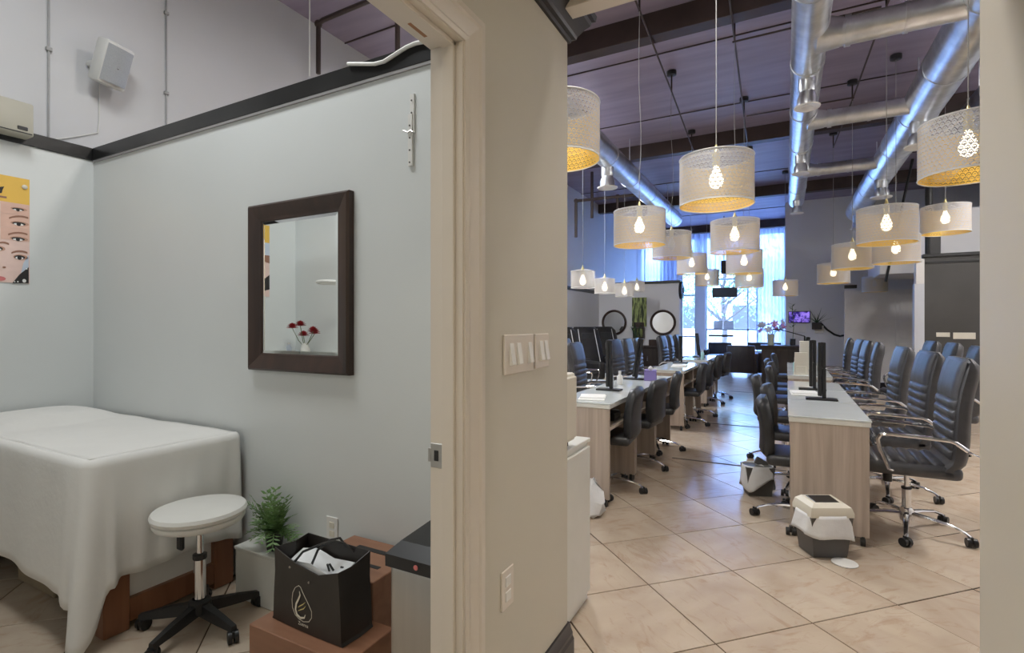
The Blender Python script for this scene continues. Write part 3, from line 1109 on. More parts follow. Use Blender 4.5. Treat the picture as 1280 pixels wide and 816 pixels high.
for k in range(5):
    a = A0 + 2 * PI * k / 5
    if k == 0:
        l_, c_ = lg, cwo
    else:
        l_, c_ = rel(None, 'leg', lg, stl), rel(None, 'caster', cwo, stl)
    l_.rotation_euler = (0, 0, a)
    c_.location = (.235 * math.cos(a), .235 * math.sin(a), 0)
    c_.rotation_euler = (0, 0, a + 1.1 + k * .8)

# ---- two-level brown step
stp = thing('wooden_step', 'brown wooden two-level step box holding a black shopping bag', 'step', (0, 0, 0))
MB().box(-1.70, -1.225, 1.19, 1.415, 0, .25, .003).build('lower_step', M_STEPWOOD, stp, smooth=False)
up_ = MB().box(-1.70, -1.325, 1.415, 1.70, 0, .385, .003).build('upper_step', M_STEPWOOD, stp, smooth=False)
MB().box(-1.60, -1.36, 1.605, 1.632, .3845, .3865).build('slot', M_BLACK, up_, smooth=False)
MB().box(-1.46, -1.38, 1.50, 1.52, .3845, .3865).build('slot', M_BLACK, up_, smooth=False)

# ---- black paper bag
bgt = thing('shopping_bag', 'black paper shopping bag with cream emblem standing on the wooden step', 'bag', (-1.475, 1.318, .25), math.radians(-1.5))
W2, D2, HB = .175, .070, .265
M_BAG = M('black_card', (0.030, 0.025, 0.022), 0.42, var=0.15, scale=10, bmp=.05, bscale=12)


def bag_ring(z, o, w=0.0, bow=0.0):
    a, b = W2 + w - o, D2 - o + bow
    return [(-a, -b, z), (-a * .3, -b - .004, z), (a * .35, -b - .004, z), (a, -b, z), (a + (.006 - .02 * z / HB), 0, z), (a, b, z), (0, b, z), (-a, b, z), (-a - .0 + .02 * z / HB, 0, z)]


bagm = MB()
rings = [bag_ring(.002, 0, .006), bag_ring(.012, 0), bag_ring(.09, 0, -.003), bag_ring(.18, 0, -.01), bag_ring(HB, 0, -.012, .004)]
# dip the front rim, as the loose mouth does
r5 = [list(p) for p in rings[-1]]
r5[1][2] -= .030
r5[2][2] -= .055
r5[2][1] += .012
r5[3][2] -= .020
r5[4][2] -= .03
rings[-1] = [tuple(p) for p in r5]
inn = []
for r_ in (rings[-1], rings[-2]):
    inn.append([(p[0] * .985, p[1] * .955, p[2]) for p in r_])
bagm.loft(rings + inn + [[(p[0] * .98, p[1] * .94, .02) for p in rings[1]]])
bag = bagm.build('bag_body', M_BAG, bgt, angle=25)
# white inner bag
ib = MB()


def irg(z, k, amp):
    out = []
    for i in range(20):
        a = 2 * PI * i / 20
        out.append((W2 * .88 * k * math.copysign(abs(math.cos(a)) ** .6, math.cos(a)), D2 * k * .9 * math.copysign(abs(math.sin(a)) ** .6, math.sin(a)), z + amp * math.sin(3 * a + .6) + amp * .5 * math.sin(7 * a)))
    return out


ib.loft([irg(.03, .8, 0), irg(.17, .93, .004), irg(.222, .90, .010), irg(.212, .74, .014), irg(.190, .45, .008)])
ibo = ib.build('inner_white_bag', M_BAGPL, bgt, angle=60)
MB().tube([(.03, .01, .18), (.028, 0, .215), (.045, -.005, .222), (.06, .0, .20)], .004, 6).build('inner_handle', M_BLACK, bgt)
MB().tube([(.08, .02, .19), (.082, .015, .212), (.10, .01, .215), (.11, .015, .20)], .004, 6).build('inner_handle', M_BLACK, bgt)
fr_ = MB().tube([(-.075, -.072, .215), (-.045, -.045, .262), (.005, .0, .285), (.03, .03, .288), (.055, .055, .275), (.085, .068, .245)], .0045, 6)
fr_.build('handle', M_BLACK, bgt)
MB().tube([(.025, -.068, .185), (.0, -.045, .225), (-.01, -.01, .262), (.01, .03, .288), (.03, .055, .29), (.05, .070, .255)], .0045, 6).build('handle', M_BLACK, bgt)
for (x_, z_) in ((-.075, .213), (.025, .183)):
    MB().lathe([(.004, 0), (.004, .003)], 8).xf(Matrix.Translation((x_, -.0755, z_)) @ Matrix.Rotation(PI / 2, 4, 'X')).build('eyelet', M_STEEL, bgt)
# emblem: oval ring, swan-like S and two feathers, wordmark
YL = -.0765


def lpt(px, py):       # pixel in the emblem crop (612x816 of region 355..415 x 720..800) -> bag face
    v = on_y(355 + px / 10.2, 720 + py / 10.2, 1.243)
    return (v.x + 1.475, v.z - .25)


def ribbon(pts, ws, mat, name, lay=0):
    p2 = [Vector(lpt(*p)) for p in pts]
    L_, R_ = [], []
    for i, p in enumerate(p2):
        d = (p2[min(i + 1, len(p2) - 1)] - p2[max(i - 1, 0)]).normalized()
        n_ = Vector((-d.y, d.x))
        w_ = ws[i] if isinstance(ws, (list, tuple)) else ws
        L_.append(p + n_ * w_)
        R_.append(p - n_ * w_)
    m_ = MB()
    y = YL - .0004 * lay
    for i in range(len(p2) - 1):
        q = [L_[i], L_[i + 1], R_[i + 1], R_[i]]
        m_.prism([(a.x, y, a.y) for a in q], (0, -.0008, 0))
    return m_.build(name, mat, bag, smooth=False)


ring = [(195, 120), (150, 145), (118, 210), (108, 300), (115, 400), (150, 490), (200, 545), (260, 580), (330, 580), (365, 530), (365, 450), (330, 370), (290, 290), (245, 200), (220, 140), (195, 120)]
ribbon(ring, .0010, M_LOGO, 'emblem_ring')
ribbon([(205, 190), (215, 240), (195, 290), (165, 350), (155, 420), (175, 490), (220, 530), (270, 530), (285, 490)], [.0008, .0028, .0034, .0038, .0038, .0042, .0038, .0028, .0008], M_LOGO, 'emblem_swan', 1)
ribbon([(190, 395), (220, 375), (250, 360), (285, 330)], [.0006, .0016, .0016, .0004], M_LOGOY, 'emblem_feather', 2)
ribbon([(190, 440), (225, 425), (260, 415), (290, 380)], [.0006, .0016, .0016, .0004], M_LOGOY, 'emblem_feather', 2)


def text_mesh(s_, size, mat, name, parent, mtx):
    c = bpy.data.curves.new(name, 'FONT')
    c.body = s_
    c.size = size
    c.extrude = .0003
    c.resolution_u = 2
    t_ = bpy.data.objects.new(name, c)
    me = bpy.data.meshes.new_from_object(t_)
    bpy.data.objects.remove(t_)
    me.transform(mtx)
    me.materials.append(mat)
    o_ = bpy.data.objects.new(name, me)
    COL.objects.link(o_)
    o_.parent = parent
    return o_


a_ = lpt(190, 610)
text_mesh('Zuerna', .0175, M_LOGO, 'wordmark', bag, Matrix.Translation((a_[0], YL - .0008, a_[1])) @ Matrix.Rotation(PI / 2, 4, 'X') @ Matrix.Shear('XY', 4, (.25, 0)))
# ---- steel bin
bn = thing('steel_bin', 'tall brushed steel waste bin with a black lid beside the door frame', 'bin', (-.955, 1.40, 0))
MB().box(-.105, .105, -.20, .20, .012, .60, .018, 3).build('bin_body', M_STEEL, bn)
MB().box(-.10, .10, -.195, .195, 0, .02, .004).build('base', M_BLACK, bn, smooth=False)
ld = MB()
ld.loft([[(-.112, -.207, .595), (.112, -.207, .595), (.112, .207, .595), (-.112, .207, .595)], [(-.112, -.207, .632), (.112, -.207, .632), (.112, .207, .650), (-.112, .207, .650)], [(-.085, -.165, .662), (.085, -.165, .662), (.085, .17, .69), (-.085, .17, .69)]])
lid = ld.build('lid', M_BLACK, bn, angle=20)
MB().lathe([(.02, 0), (.022, .003), (.018, .006), (.004, .007)], 16).xf(Matrix.Translation((-.02, -.04, .673)) @ Matrix.Rotation(.08, 4, 'X')).build('sensor_button', M_STEEL, lid)
MB().lathe([(.007, 0), (.008, .002), (.003, .003)], 12).xf(Matrix.Translation((.005, -.2075, .615)) @ Matrix.Rotation(PI / 2, 4, 'X')).build('red_badge', M_LIP, lid)

# ---- things seen in the mirror: shelf, flowers, lamp ring
shf = thing('white_shelf', 'white wall shelf reflected in the mirror under the red flowers', 'shelf', (-3.55, .10, 1.03))
MB().box(-.5, .5, 0, .30, 0, .03, .003).build('board', M_CABW, shf, smooth=False)
for s_ in (-.4, .4):
    MB().box(s_ - .012, s_ + .012, 0, .26, -.16, 0, .002).build('bracket', M_CABW, shf, smooth=False)
fv = thing('flower_vase', 'small vase of dark red flowers reflected in the mirror', 'flowers', (-3.74, .26, 1.06))
MB().lathe([(.028, 0), (.036, .01), (.040, .05), (.026, .085), (.030, .10), (.027, .10), (.022, .085)], 16).build('vase', M_WHITE, fv)
for k, (a, L, tl) in enumerate(((0.2, .12, .20), (1.5, .08, .25), (2.7, .13, .23), (3.9, .14, .16), (5.2, .10, .18))):
    c = Vector((math.cos(a) * L, math.sin(a) * L * .7, tl))
    s_ = MB().tube([(0, 0, .06), (c.x * .5, c.y * .5, .12), tuple(c)], .003, 5).build('stem', M_STEM, fv)
    fl = MB()
    for r_ in range(5):
        for q in range(10):
            b = 2 * PI * q / 10 + r_ * .4
            el_ = .1 + r_ * .33
            tip = c + Vector((math.cos(b) * .056 * math.cos(el_), math.sin(b) * .056 * math.cos(el_), .05 * math.sin(el_)))
            md = c + (tip - c) * .6 + Vector((0, 0, .006))
            pv = Vector((-math.sin(b), math.cos(b), 0)) * .016
            fl.poly([c, md + pv, tip, md - pv])
    fl.build('flower_head', M_RED, s_, smooth=False)
tb = thing('blue_bottle', 'small pale blue bottle on the white shelf seen in the mirror', 'bottle', (-3.96, .25, 1.06))
MB().lathe([(.02, 0), (.022, .01), (.022, .06), (.010, .075), (.010, .085), (.001, .085)], 14).build('bottle_body', M_PBLUE, tb)
MB().lathe([(.012, .085), (.012, .10), (.001, .10)], 12).build('cap', M_WHITE, tb)
rl = thing('magnifier_lamp', 'white ring magnifier lamp reflected at the right side of the mirror', 'lamp', (-3.22, .10, 1.66))
MB().tube(arc((0, .35, 0), .10, 0, 2 * PI * 31 / 32, 31, 'xy'), .014, 8, wrap=True).build('ring', M_WHITE, rl)
MB().tube([(0, 0, .05), (0, .12, .06), (0, .25, 0)], .010, 8).build('arm', M_WHITE, rl)
MB().lathe([(.03, 0), (.03, .012)], 14).xf(Matrix.Translation((0, .012, .05)) @ Matrix.Rotation(PI / 2, 4, 'X')).build('wall_mount', M_WHITE, rl)

# ---- high on the tall left wall
sp = on_x(136, 80, XL + .13)
sk = thing('wall_speaker', 'pale grey box speaker on a bracket high on the tall wall', 'speaker', (sp.x, sp.y, sp.z), math.radians(14))
q = Matrix.Rotation(math.radians(20), 4, 'Y') @ Matrix.Scale(1.12, 4)
MB().box(-.022, .066, -.085, .085, -.125, .125, .016, 2).xf(q).build('case', M_SPK, sk)
g = MB()
g.grid(lambda u, v: Vector((.066 + .012 * (1 - (2 * u - 1) ** 2), (u - .5) * .152, (v - .5) * .21)), 8, 2)
g.xf(q).build('grille', M_SPKG, sk)
MB().lathe([(.007, 0), (.006, .003), (.001, .004)], 10).xf(q @ Matrix.Translation((.078, 0, -.01)) @ Matrix.Rotation(PI / 2, 4, 'Y')).build('badge', M_CHROME, sk)
MB().tube([(-.015, -.02, 0), (-.06, -.03, 0), (-.13, -.03, 0)], .022, 8).build('bracket', M_SPK, sk)
cbl = MB()
pts = [on_x(*p, XL + .006) for p in ((124, 105), (124, 150), (122, 166), (100, 170), (64, 175))]
cbl.tube(pts, .004, 6)
tag(cbl.build('speaker_cable', M_SPK), 'thin white cable hanging below the wall speaker', 'cable')
for (xa, xb, lab) in ((62, 61, 'thin grey conduit running down the tall wall left of the speaker'), (208, 208, 'thin grey conduit with clips running down the tall wall right of speaker')):
    p1 = on_x(xb, 176 if xa < 100 else 158, XL + .010)
    y_ = p1.y
    cdt = thing('wall_conduit', lab, 'conduit', (XL, y_, 2.46))
    MB().cyl((.010, 0, .0), (.010, 0, CEIL - 2.46), .006, n=8).build('pipe', M_COND, cdt)
    for z in (.6, 1.2):
        MB().box(.0, .022, -.016, .016, z - .012, z + .012, .003).build('pipe_clip', M_COND, cdt, smooth=False)
ac = thing('air_conditioner', 'beige wall air conditioner box above the black trim', 'appliance', (XL, on_x(20, 150, XL).y, 2.50))
acp = on_x(43, 145, XL + .17).y - ac.location.y
zt = on_x(43, 131, XL + .17).z - 2.50
zb_ = on_x(43, 172, XL + .17).z - 2.50
MB().box(.0, .17, acp - .75, acp, zb_, zt, .012, 2).build('housing', M_TANPL, ac)
bl_ = on_x(30, 161, XL + .172)
MB().box(.165, .173, bl_.y - ac.location.y - .03, bl_.y - ac.location.y + .02, bl_.z - 2.50 - .010, bl_.z - 2.50 + .014, .004).build('display_window', M_BLACK, ac, smooth=False)
MB().box(.168, .172, acp - .74, acp - .01, zb_ + .01, zb_ + .016).build('louvre', M_BLACK, ac, smooth=False)

# dark sprinkler pipes over the treatment room
spk = thing('sprinkler_pipe', 'black sprinkler pipe with elbow dropping beside the tall wall', 'pipe', (0, 0, 0))
pA = on_y(398, 92, 3.4)
pB = on_y(398, 30, 3.4)
MB().tube([pA, pB - Vector((0, 0, .03)), pB, pB + Vector((.06, .0, .02)), Vector((pB.x + 1.6, pB.y, pB.z + .05))], .022, 8).build('pipe_run', M_BEAM, spk)
MB().ball(pB, .036).build('elbow', M_BEAM, spk)
pC = on_y(497, 95, 3.4)
MB().cyl(pC, (pC.x, pC.y, CEIL), .022, n=8).build('drop_pipe', M_BEAM, spk)
pD = on_y(387, 95, 2.9)
tag(MB().cyl(pD, (pD.x, pD.y, CEIL), .006, n=6).build('hanger_wire', M_SPK), 'thin pale wire hanging from the ceiling beside the black sprinkler pipe', 'wire')
wc = [on_y(*p, YB - .022) for p in ((435, 80), (450, 80), (468, 80), (480, 77), (494, 68), (508, 59), (520, 54), (531, 52))]
tag(MB().tube(wc, .0085, 8).build('white_cable', M_WHITE), 'white cable snaking over the black wall trim', 'cable')

# ================================================================ DOORWAY WALL FITTINGS
sw = thing('light_switch_plate', 'four-gang white light switch plate on the beige wall', 'switch', (WX1, on_x(646, 440, WX1).y, on_x(646, 442, WX1).z))
y0 = on_x(628, 440, WX1).y - sw.location.y
y1 = on_x(665, 440, WX1).y - sw.location.y
MB().box(0, .007, y0, y1, -.060, .060, .003).build('cover_plate', M_JAMB, sw, smooth=False)
sw2 = thing('light_switch_plate', 'two-gang white light switch plate on the beige wall nearer the wall end', 'switch', (WX1, on_x(676, 440, WX1).y, sw.location.z + .002))
y2 = on_x(667, 440, WX1).y - sw2.location.y
y3 = on_x(684, 440, WX1).y - sw2.location.y
MB().box(0, .007, y2, y3, -.058, .058, .003).build('cover_plate', M_JAMB, sw2, smooth=False)
for (root, ps) in ((sw, (637, 646, 660)), (sw2, (674, 680))):
    for px in ps:
        y = on_x(px, 440, WX1).y - root.location.y
        MB().loft([[(.006, y - .013, -.034), (.006, y + .013, -.034), (.006, y + .013, .034), (.006, y - .013, .034)], [(.018, y - .012, -.030), (.018, y + .012, -.030), (.008, y + .012, .033), (.008, y - .012, .033)]]).build('rocker', M_WHITE, root, smooth=False)
ow = on_x(633, 734, WX1)
o = thing('wall_outlet', 'beige wall outlet low on the wall beside the door casing', 'outlet', (WX1, ow.y, ow.z))
MB().box(0, .006, -.036, .036, -.058, .058, .002).build('cover_plate', M_JAMB, o, smooth=False)
for z in (-.022, .022):
    MB().box(.005, .008, -.017, .017, z - .015, z + .015, .002).build('socket_face', M_WHITE, o, smooth=False)

# cabinets behind the wall end
cb = thing('white_cabinet', 'low white cabinet standing behind the end of the beige wall', 'cabinet', (-1.06, 2.12, 0))
MB().box(-.22, .212, -.25, .25, .0, .755, .003).build('body', M_CABW, cb, smooth=False)
MB().box(-.225, .222, -.255, .265, .755, .775, .003).build('top_board', M_CABW, cb, smooth=False)
MB().box(.212, .228, -.245, .245, .05, .74, .003).build('door', M_CABW, cb, smooth=False)
tw = thing('towel_warmer', 'white countertop towel warmer box standing on the low white cabinet', 'appliance', (-1.02, 2.06, .775))
MB().box(-.17, .175, -.16, .145, .025, .33, .012, 2).build('body', M_CREAM, tw)
MB().box(.172, .185, -.15, .135, .04, .315, .005).build('door', M_CREAM, tw, smooth=False)
for (a, b) in ((-.14, -.13), (-.14, .11), (.14, -.13), (.14, .11)):
    MB().cyl((a, b, 0), (a, b, .028), .012, n=10).build('foot', M_BLACK, tw)
wbag = MB()
wbag.lathe([(.06, 0), (.085, .02), (.09, .10), (.075, .17), (.045, .22), (.015, .245)], 14)
for v in wbag.bm.verts:
    v.co += Vector((random.uniform(-.02, .02), random.uniform(-.02, .02), random.uniform(0, .015)))
o = wbag.build('plastic_bag', M_BAGPL, None, angle=25)
o.location = (-1.20, 3.42, 0)
tag(o, 'crumpled white plastic bag on floor beside the first left desk', 'bag')

# ================================================================ SALON DESKS
def make_table(label):
    t = thing('manicure_desk', label, 'desk', (0, 0, 0), 0, 'manicure desks in two rows')
    L, W = .372, .215
    MB().box(-W, W, -L, L, .712, .742, .003).build('desktop', M_CABW, t, smooth=False)
    MB().box(-W - .004, W + .004, -L - .002, L + .002, .742, .752, .002).build('glass_top', M_GLASSTOP, t, smooth=False)
    pnl = MB().box(-W + .008, W - .008, -L + .004, -L + .032, .055, .715, .002).build('end_panel', M_OAK, t, smooth=False)
    rel(None, 'end_panel', pnl, t, (0, 2 * L - .036, 0))
    MB().box(W - .10, W - .075, -L + .032, L - .032, .12, .715, .002).build('modesty_panel', M_OAK, t, smooth=False)
    MB().box(-W + .01, W - .10, -L + .032, L - .032, .55, .57, .002).build('shelf', M_OAK, t, smooth=False)
    cs = MB()
    cs.cyl((-.012, 0, .025), (.012, 0, .025), .025, n=14)
    cs.box(-.009, .009, -.018, .018, .03, .06, .003)
    c0 = cs.build('caster', M_BLACK, t)
    c0.location = (-W + .04, -L + .018, 0)
    for (a, b) in ((W - .04, -L + .018), (-W + .04, L - .018), (W - .04, L - .018)):
        rel(None, 'caster', c0, t, (a, b, 0))
    return t


ROWR, ROWL = .228, -1.335
tabs_r = [4.055, 4.815, 5.575, 6.99, 7.75, 8.51]
tabs_l = [3.98, 4.73, 5.48, 7.04, 7.79, 9.15, 9.90]
ords = ['first', 'second', 'third', 'fourth', 'fifth', 'sixth', 'seventh']
tp = None
for k, y in enumerate(tabs_r):
    lab = '%s pale wood manicure desk in the right row beside high-back chairs, counted from corridor' % ords[k]
    if tp is None:
        t = tp = make_table(lab)
    else:
        t = copy_tree(tp)
        t['label'] = lab
    t.location = (ROWR, y, 0)
    t.rotation_euler = (0, 0, 0)
for k, y in enumerate(tabs_l):
    t = copy_tree(tp)
    t['label'] = '%s pale wood manicure desk in the row near the pedicure seats, counted from corridor' % ords[k]
    t.location = (ROWL, y, 0)
    t.rotation_euler = (0, 0, PI)


# ---- chairs
def star_base(t, R=.31, n=5, a0=0.0, hubz=.115, wheel=.026):
    MB().lathe([(.032, hubz - .055), (.040, hubz - .04), (.040, hubz + .015), (.028, hubz + .03), (.026, hubz + .03)], 16).build('hub', M_CHROME, t)
    lg = MB()
    pts = [(.02, 0, hubz - .005), (.12, 0, hubz - .008), (R * .72, 0, hubz - .022), (R * .92, 0, hubz - .045), (R, 0, hubz - .063)]
    ws = [(.021, .014), (.019, .012), (.015, .010), (.013, .010), (.010, .010)]
    rings = []
    for (p, (w_, h_)) in zip(pts, ws):
        rings.append([(p[0], w_ * math.cos(2 * PI * k / 8), p[2] + h_ * math.sin(2 * PI * k / 8)) for k in range(8)])
    lg.loft(rings)
    l0 = lg.build('leg', M_CHROME, t)
    cs = MB()
    cs.cyl((0, -.026, wheel), (0, -.006, wheel), wheel, n=14)
    cs.cyl((0, .006, wheel), (0, .026, wheel), wheel, n=14)
    cs.box(-.014, .018, -.007, .007, wheel - .004, wheel + .034, .002)
    c0 = cs.build('caster', M_BLACK, t)
    for k in range(n):
        a = a0 + 2 * PI * k / n
        l_ = l0 if k == 0 else rel(None, 'leg', l0, t)
        c_ = c0 if k == 0 else rel(None, 'caster', c0, t)
        l_.rotation_euler = (0, 0, a)
        c_.location = (R * math.cos(a), R * math.sin(a), 0)
        c_.rotation_euler = (0, 0, a + .9 + 1.3 * k)


BP = [(-.150, .455), (-.172, .52), (-.182, .62), (-.186, .72), (-.192, .82), (-.206, .92), (-.228, 1.02), (-.244, 1.09), (-.252, 1.13)]


def bpx(z):
    for (a, b), (c, d) in zip(BP[:-1], BP[1:]):
        if b <= z <= d:
            return a + (c - a) * (z - b) / (d - b)
    return BP[0][0] if z < BP[0][1] else BP[-1][0]


def make_highback(label):
    """front faces +x"""
    t = thing('high_back_chair', label, 'chair', (0, 0, 0), 0, 'high-back leather salon chairs')
    # backrest shell
    m_ = MB()
    rings = []
    N = 18
    for i in range(N + 1):
        z = .415 + (1.118 - .415) * i / N
        x = bpx(max(z, .455)) - .0 if z > .455 else BP[0][0] + .02
        hw_ = .238
        th = .085 if z < 1.0 else .085 - .02 * (z - 1.0) / .12
        if i == N:
            th *= .55
            hw_ -= .03
        if i == N - 1:
            hw_ -= .008
        cs_ = .03
        rings.append([(x, -hw_ + cs_, z), (x, hw_ - cs_, z), (x - cs_ * .6, hw_, z), (x - th + cs_, hw_, z), (x - th, hw_ - cs_, z), (x - th, -hw_ + cs_, z), (x - th + cs_, -hw_, z), (x - cs_ * .6, -hw_, z)])
    m_.loft(rings)
    bk = m_.build('backrest', M_LEATHER, t, angle=50)
    # padded panels
    zs = [.515, .575, .635, .695, .755, .815, .875]
    edges = list(zip(zs[:-1], zs[1:])) + [(.875, 1.105)]
    for (za, zb) in edges:
        g_ = .004
        pn_ = MB()
        nz = 4 if zb - za < .1 else 8
        rr = []
        for i in range(nz + 1):
            v = i / nz
            z = za + g_ + (zb - za - 2 * g_) * v
            bulge = .010 * (1 - abs(2 * v - 1) ** 4) + .002
            x = bpx(z)
            hw_ = .222
            rr.append([(x - .006, -hw_, z), (x + bulge * .7, -hw_ + .012, z), (x + bulge, -hw_ * .5, z), (x + bulge, hw_ * .5, z), (x + bulge * .7, hw_ - .012, z), (x - .006, hw_, z)])
        pn_.loft(rr)
        pn_.build('cushion_panel', M_LEATHER, bk, angle=60)
    # seat
    st_ = MB().box(-.235, .245, -.238, .238, .395, .475, .03, 3).build('seat', M_LEATHER, t, angle=60)
    for k in range(6):
        xa = -.165 + .066 * k
        p_ = MB()
        rr = []
        for i in range(5):
            v = i / 4
            x = xa + .002 + .062 * v
            b = .014 * (1 - abs(2 * v - 1) ** 3)
            rr.append([(x, -.215, .470), (x, -.20, .474 + b), (x, .20, .474 + b), (x, .215, .470)])
        p_.loft(rr)
        p_.build('seat_panel', M_LEATHER, st_, angle=60)
    for s_ in (-1, 1):
        y = .262 * s_
        pts = [(.11, .235 * s_, .43), (.13, y, .44), (.175, y, .56), (.185, y, .615), (.172, y, .645), (.14, y, .652), (0, y, .648), (-.16, y, .640), (-.19, y, .628), (-.245, y * .96, .585)]
        MB().tube(pts, .0125, 8).build('armrest', M_CHROME, t)
    MB().cyl((0, 0, .26), (0, 0, .395), .014, n=14).build('piston', M_CHROME, t)
    MB().cyl((0, 0, .12), (0, 0, .27), .025, n=16).build('column', M_CHROME, t)
    MB().lathe([(.026, .262), (.029, .266), (.029, .276), (.016, .278)], 14).build('collar', M_BLACK, t)
    MB().box(-.09, .09, -.07, .07, .372, .397, .006).build('tilt_plate', M_BLACK, t, smooth=False)
    MB().cyl((.10, 0, .30), (.10, 0, .375), .026, n=12).build('tension_knob', M_BLACK, t)
    star_base(t, .325, a0=math.radians(80))
    return t


hb = None
hb_spots = []
right_lab = 'black ribbed high-back chair facing the %s desk of the right row'
for k, (x, y, da) in enumerate(((.685, 4.14, 0), (.70, 4.98, 3), (.69, 5.92, 2), (.68, 7.30, -4), (.665, 8.02, 2), (.66, 8.72, 4), (.60, 9.5, -3))):
    lab = right_lab % ords[k] if k < 6 else 'black ribbed high-back chair past the last desk of the right row'
    hb_spots.append((x, y, PI + math.radians(da), lab))
for k, (x, y) in enumerate(((1.36, 6.5), (1.40, 7.5), (1.36, 8.25))):
    hb_spots.append((x, y, PI + math.radians(-3 + 3 * k), 'black high-back chair in the back row before the charcoal partition, %s from corridor' % ords[k]))
for k, (x, y, da) in enumerate(((-1.89, 5.62, 4), (-1.84, 6.95, -3), (-1.82, 7.55, 2), (-1.83, 8.12, 5), (-1.80, 9.85, -3), (-1.80, 10.6, 3), (-1.78, 11.25, 0))):
    hb_spots.append((x, y, math.radians(da), 'black ribbed high-back chair behind the row near pedicure seats, %s from corridor' % ords[k]))
hb_spots.append((-2.62, 7.15, math.radians(8), 'black ribbed high-back chair standing apart beside the pedicure seats'))
for k, (x, y, a, lab) in enumerate(hb_spots):
    if hb is None:
        c = hb = make_highback(lab)
    else:
        c = copy_tree(hb)
        c['label'] = lab
    c.location = (x, y, 0)
    c.rotation_euler = (0, 0, a)


def make_lowback(label):
    t = thing('low_back_chair', label, 'chair', (0, 0, 0), 0, 'low-back technician chairs')
    m_ = MB()
    rings = []
    N = 12
    for i in range(N + 1):
        v = i / N
        z = .44 + (.825 - .44) * v
        x = -.20 - .035 * v + .02 * math.sin(v * PI)
        hw_ = .205 - .012 * abs(2 * v - 1) ** 2
        th = .062
        if i in (0, N):
            hw_ -= .035
            th *= .55
        elif i in (1, N - 1):
            hw_ -= .010
        cs_ = .02
        bow = .018
        rings.append([(x + bow, -hw_ + cs_, z), (x, 0, z), (x + bow, hw_ - cs_, z), (x - .01, hw_, z), (x - th + cs_, hw_, z), (x - th + .010, hw_ - cs_, z), (x - th - .008, 0, z), (x - th + .010, -hw_ + cs_, z), (x - th + cs_, -hw_, z), (x - .01, -hw_, z)])
    m_.loft(rings)
    m_.build('backrest', M_FABRICB, t, angle=60)
    MB().box(-.225, .20, -.205, .205, .40, .47, .028, 3).build('seat', M_FABRICB, t, angle=60)
    MB().cyl((0, 0, .24), (0, 0, .40), .013, n=12).build('piston', M_CHROME, t)
    MB().cyl((0, 0, .10), (0, 0, .25), .024, n=14).build('column', M_CHROME, t)
    MB().box(-.08, .08, -.06, .06, .38, .402, .005).build('tilt_plate', M_BLACK, t, smooth=False)
    star_base(t, .295, a0=math.radians(108), hubz=.105, wheel=.024)
    return t


lb = None
lb_spots = []
for k, (x, y, da) in enumerate(((-1.28, 4.02, 4), (-1.26, 4.78, -5), (-1.25, 5.56, 6), (-1.20, 7.12, 0), (-1.19, 7.86, 4), (-1.22, 9.20, -4), (-1.17, 10.05, -8))):
    lb_spots.append((x, y, PI + math.radians(da), 'low-back dark vinyl chair tucked at the %s desk of the row near pedicure seats' % ords[k]))
for k, (x, y, da) in enumerate(((.10, 3.97, 3), (.10, 4.78, -4), (-.02, 5.62, 0), (.06, 6.95, 3), (.06, 7.72, -3), (.0, 8.45, 2))):
    lb_spots.append((x, y, math.radians(da), 'low-back dark vinyl chair tucked at the %s desk of the right row' % ords[k]))
lb_spots.append((.05, 10.1, math.radians(5), 'low-back dark vinyl chair standing past the right desk row near reception counter'))
for k, (x, y, a, lab) in enumerate(lb_spots):
    if lb is None:
        c = lb = make_lowback(lab)
    else:
        c = copy_tree(lb)
        c['label'] = lab
    c.location = (x, y, 0)
    c.rotation_euler = (0, 0, a)


# ---- folding lamps on the desks
def fold_lamp(x, y, label, z=.752, h=.42, rz=0.0, tilt=0.0):
    t = thing('desk_lamp', label, 'lamp', (x, y, z), rz, 'slim black desk lamps')
    MB().box(-.105, .105, -.055, .055, 0, .014, .004).build('base', M_BLACK, t, smooth=False)
    R_ = Matrix.Rotation(tilt, 4, 'Y')
    MB().box(.004, .030, -.022, .022, .012, h * .55, .004).xf(R_).build('lower_arm', M_BLACK, t, smooth=False)
    MB().box(-.024, .002, -.025, .025, .03, h, .004).xf(R_).build('lamp_head', M_BLACK, t, smooth=False)
    MB().cyl((.003, -.026, h - .012), (.003, .026, h - .012), .014, n=12).xf(R_).build('hinge', M_BLACK, t)
    MB().box(.004, .028, -.022, .022, h * .55, h, .004).xf(R_).build('upper_arm', M_BLACK, t, smooth=False)


fold_lamp(.235, 4.56, 'slim black folded desk lamp between first and second right row desks', h=.435)
fold_lamp(.20, 5.22, 'slim black folded desk lamp between second and third right row desks', h=.435)
fold_lamp(.235, 8.3, 'slim black folded desk lamp on the last right row desk', h=.40, tilt=.08)
fold_lamp(-1.36, 4.36, 'slim black folded desk lamp on first desk near the pedicure seats', h=.435)
fold_lamp(-1.40, 5.35, 'slim black leaning desk lamp beside the purple tissue box', h=.43, tilt=.16)
fold_lamp(-1.40, 8.0, 'slim black folded desk lamp on a middle desk near pedicure seats', h=.40)
fold_lamp(-1.36, 9.6, 'slim black folded desk lamp on the farthest desk near pedicure seats', h=.42, tilt=-.1)

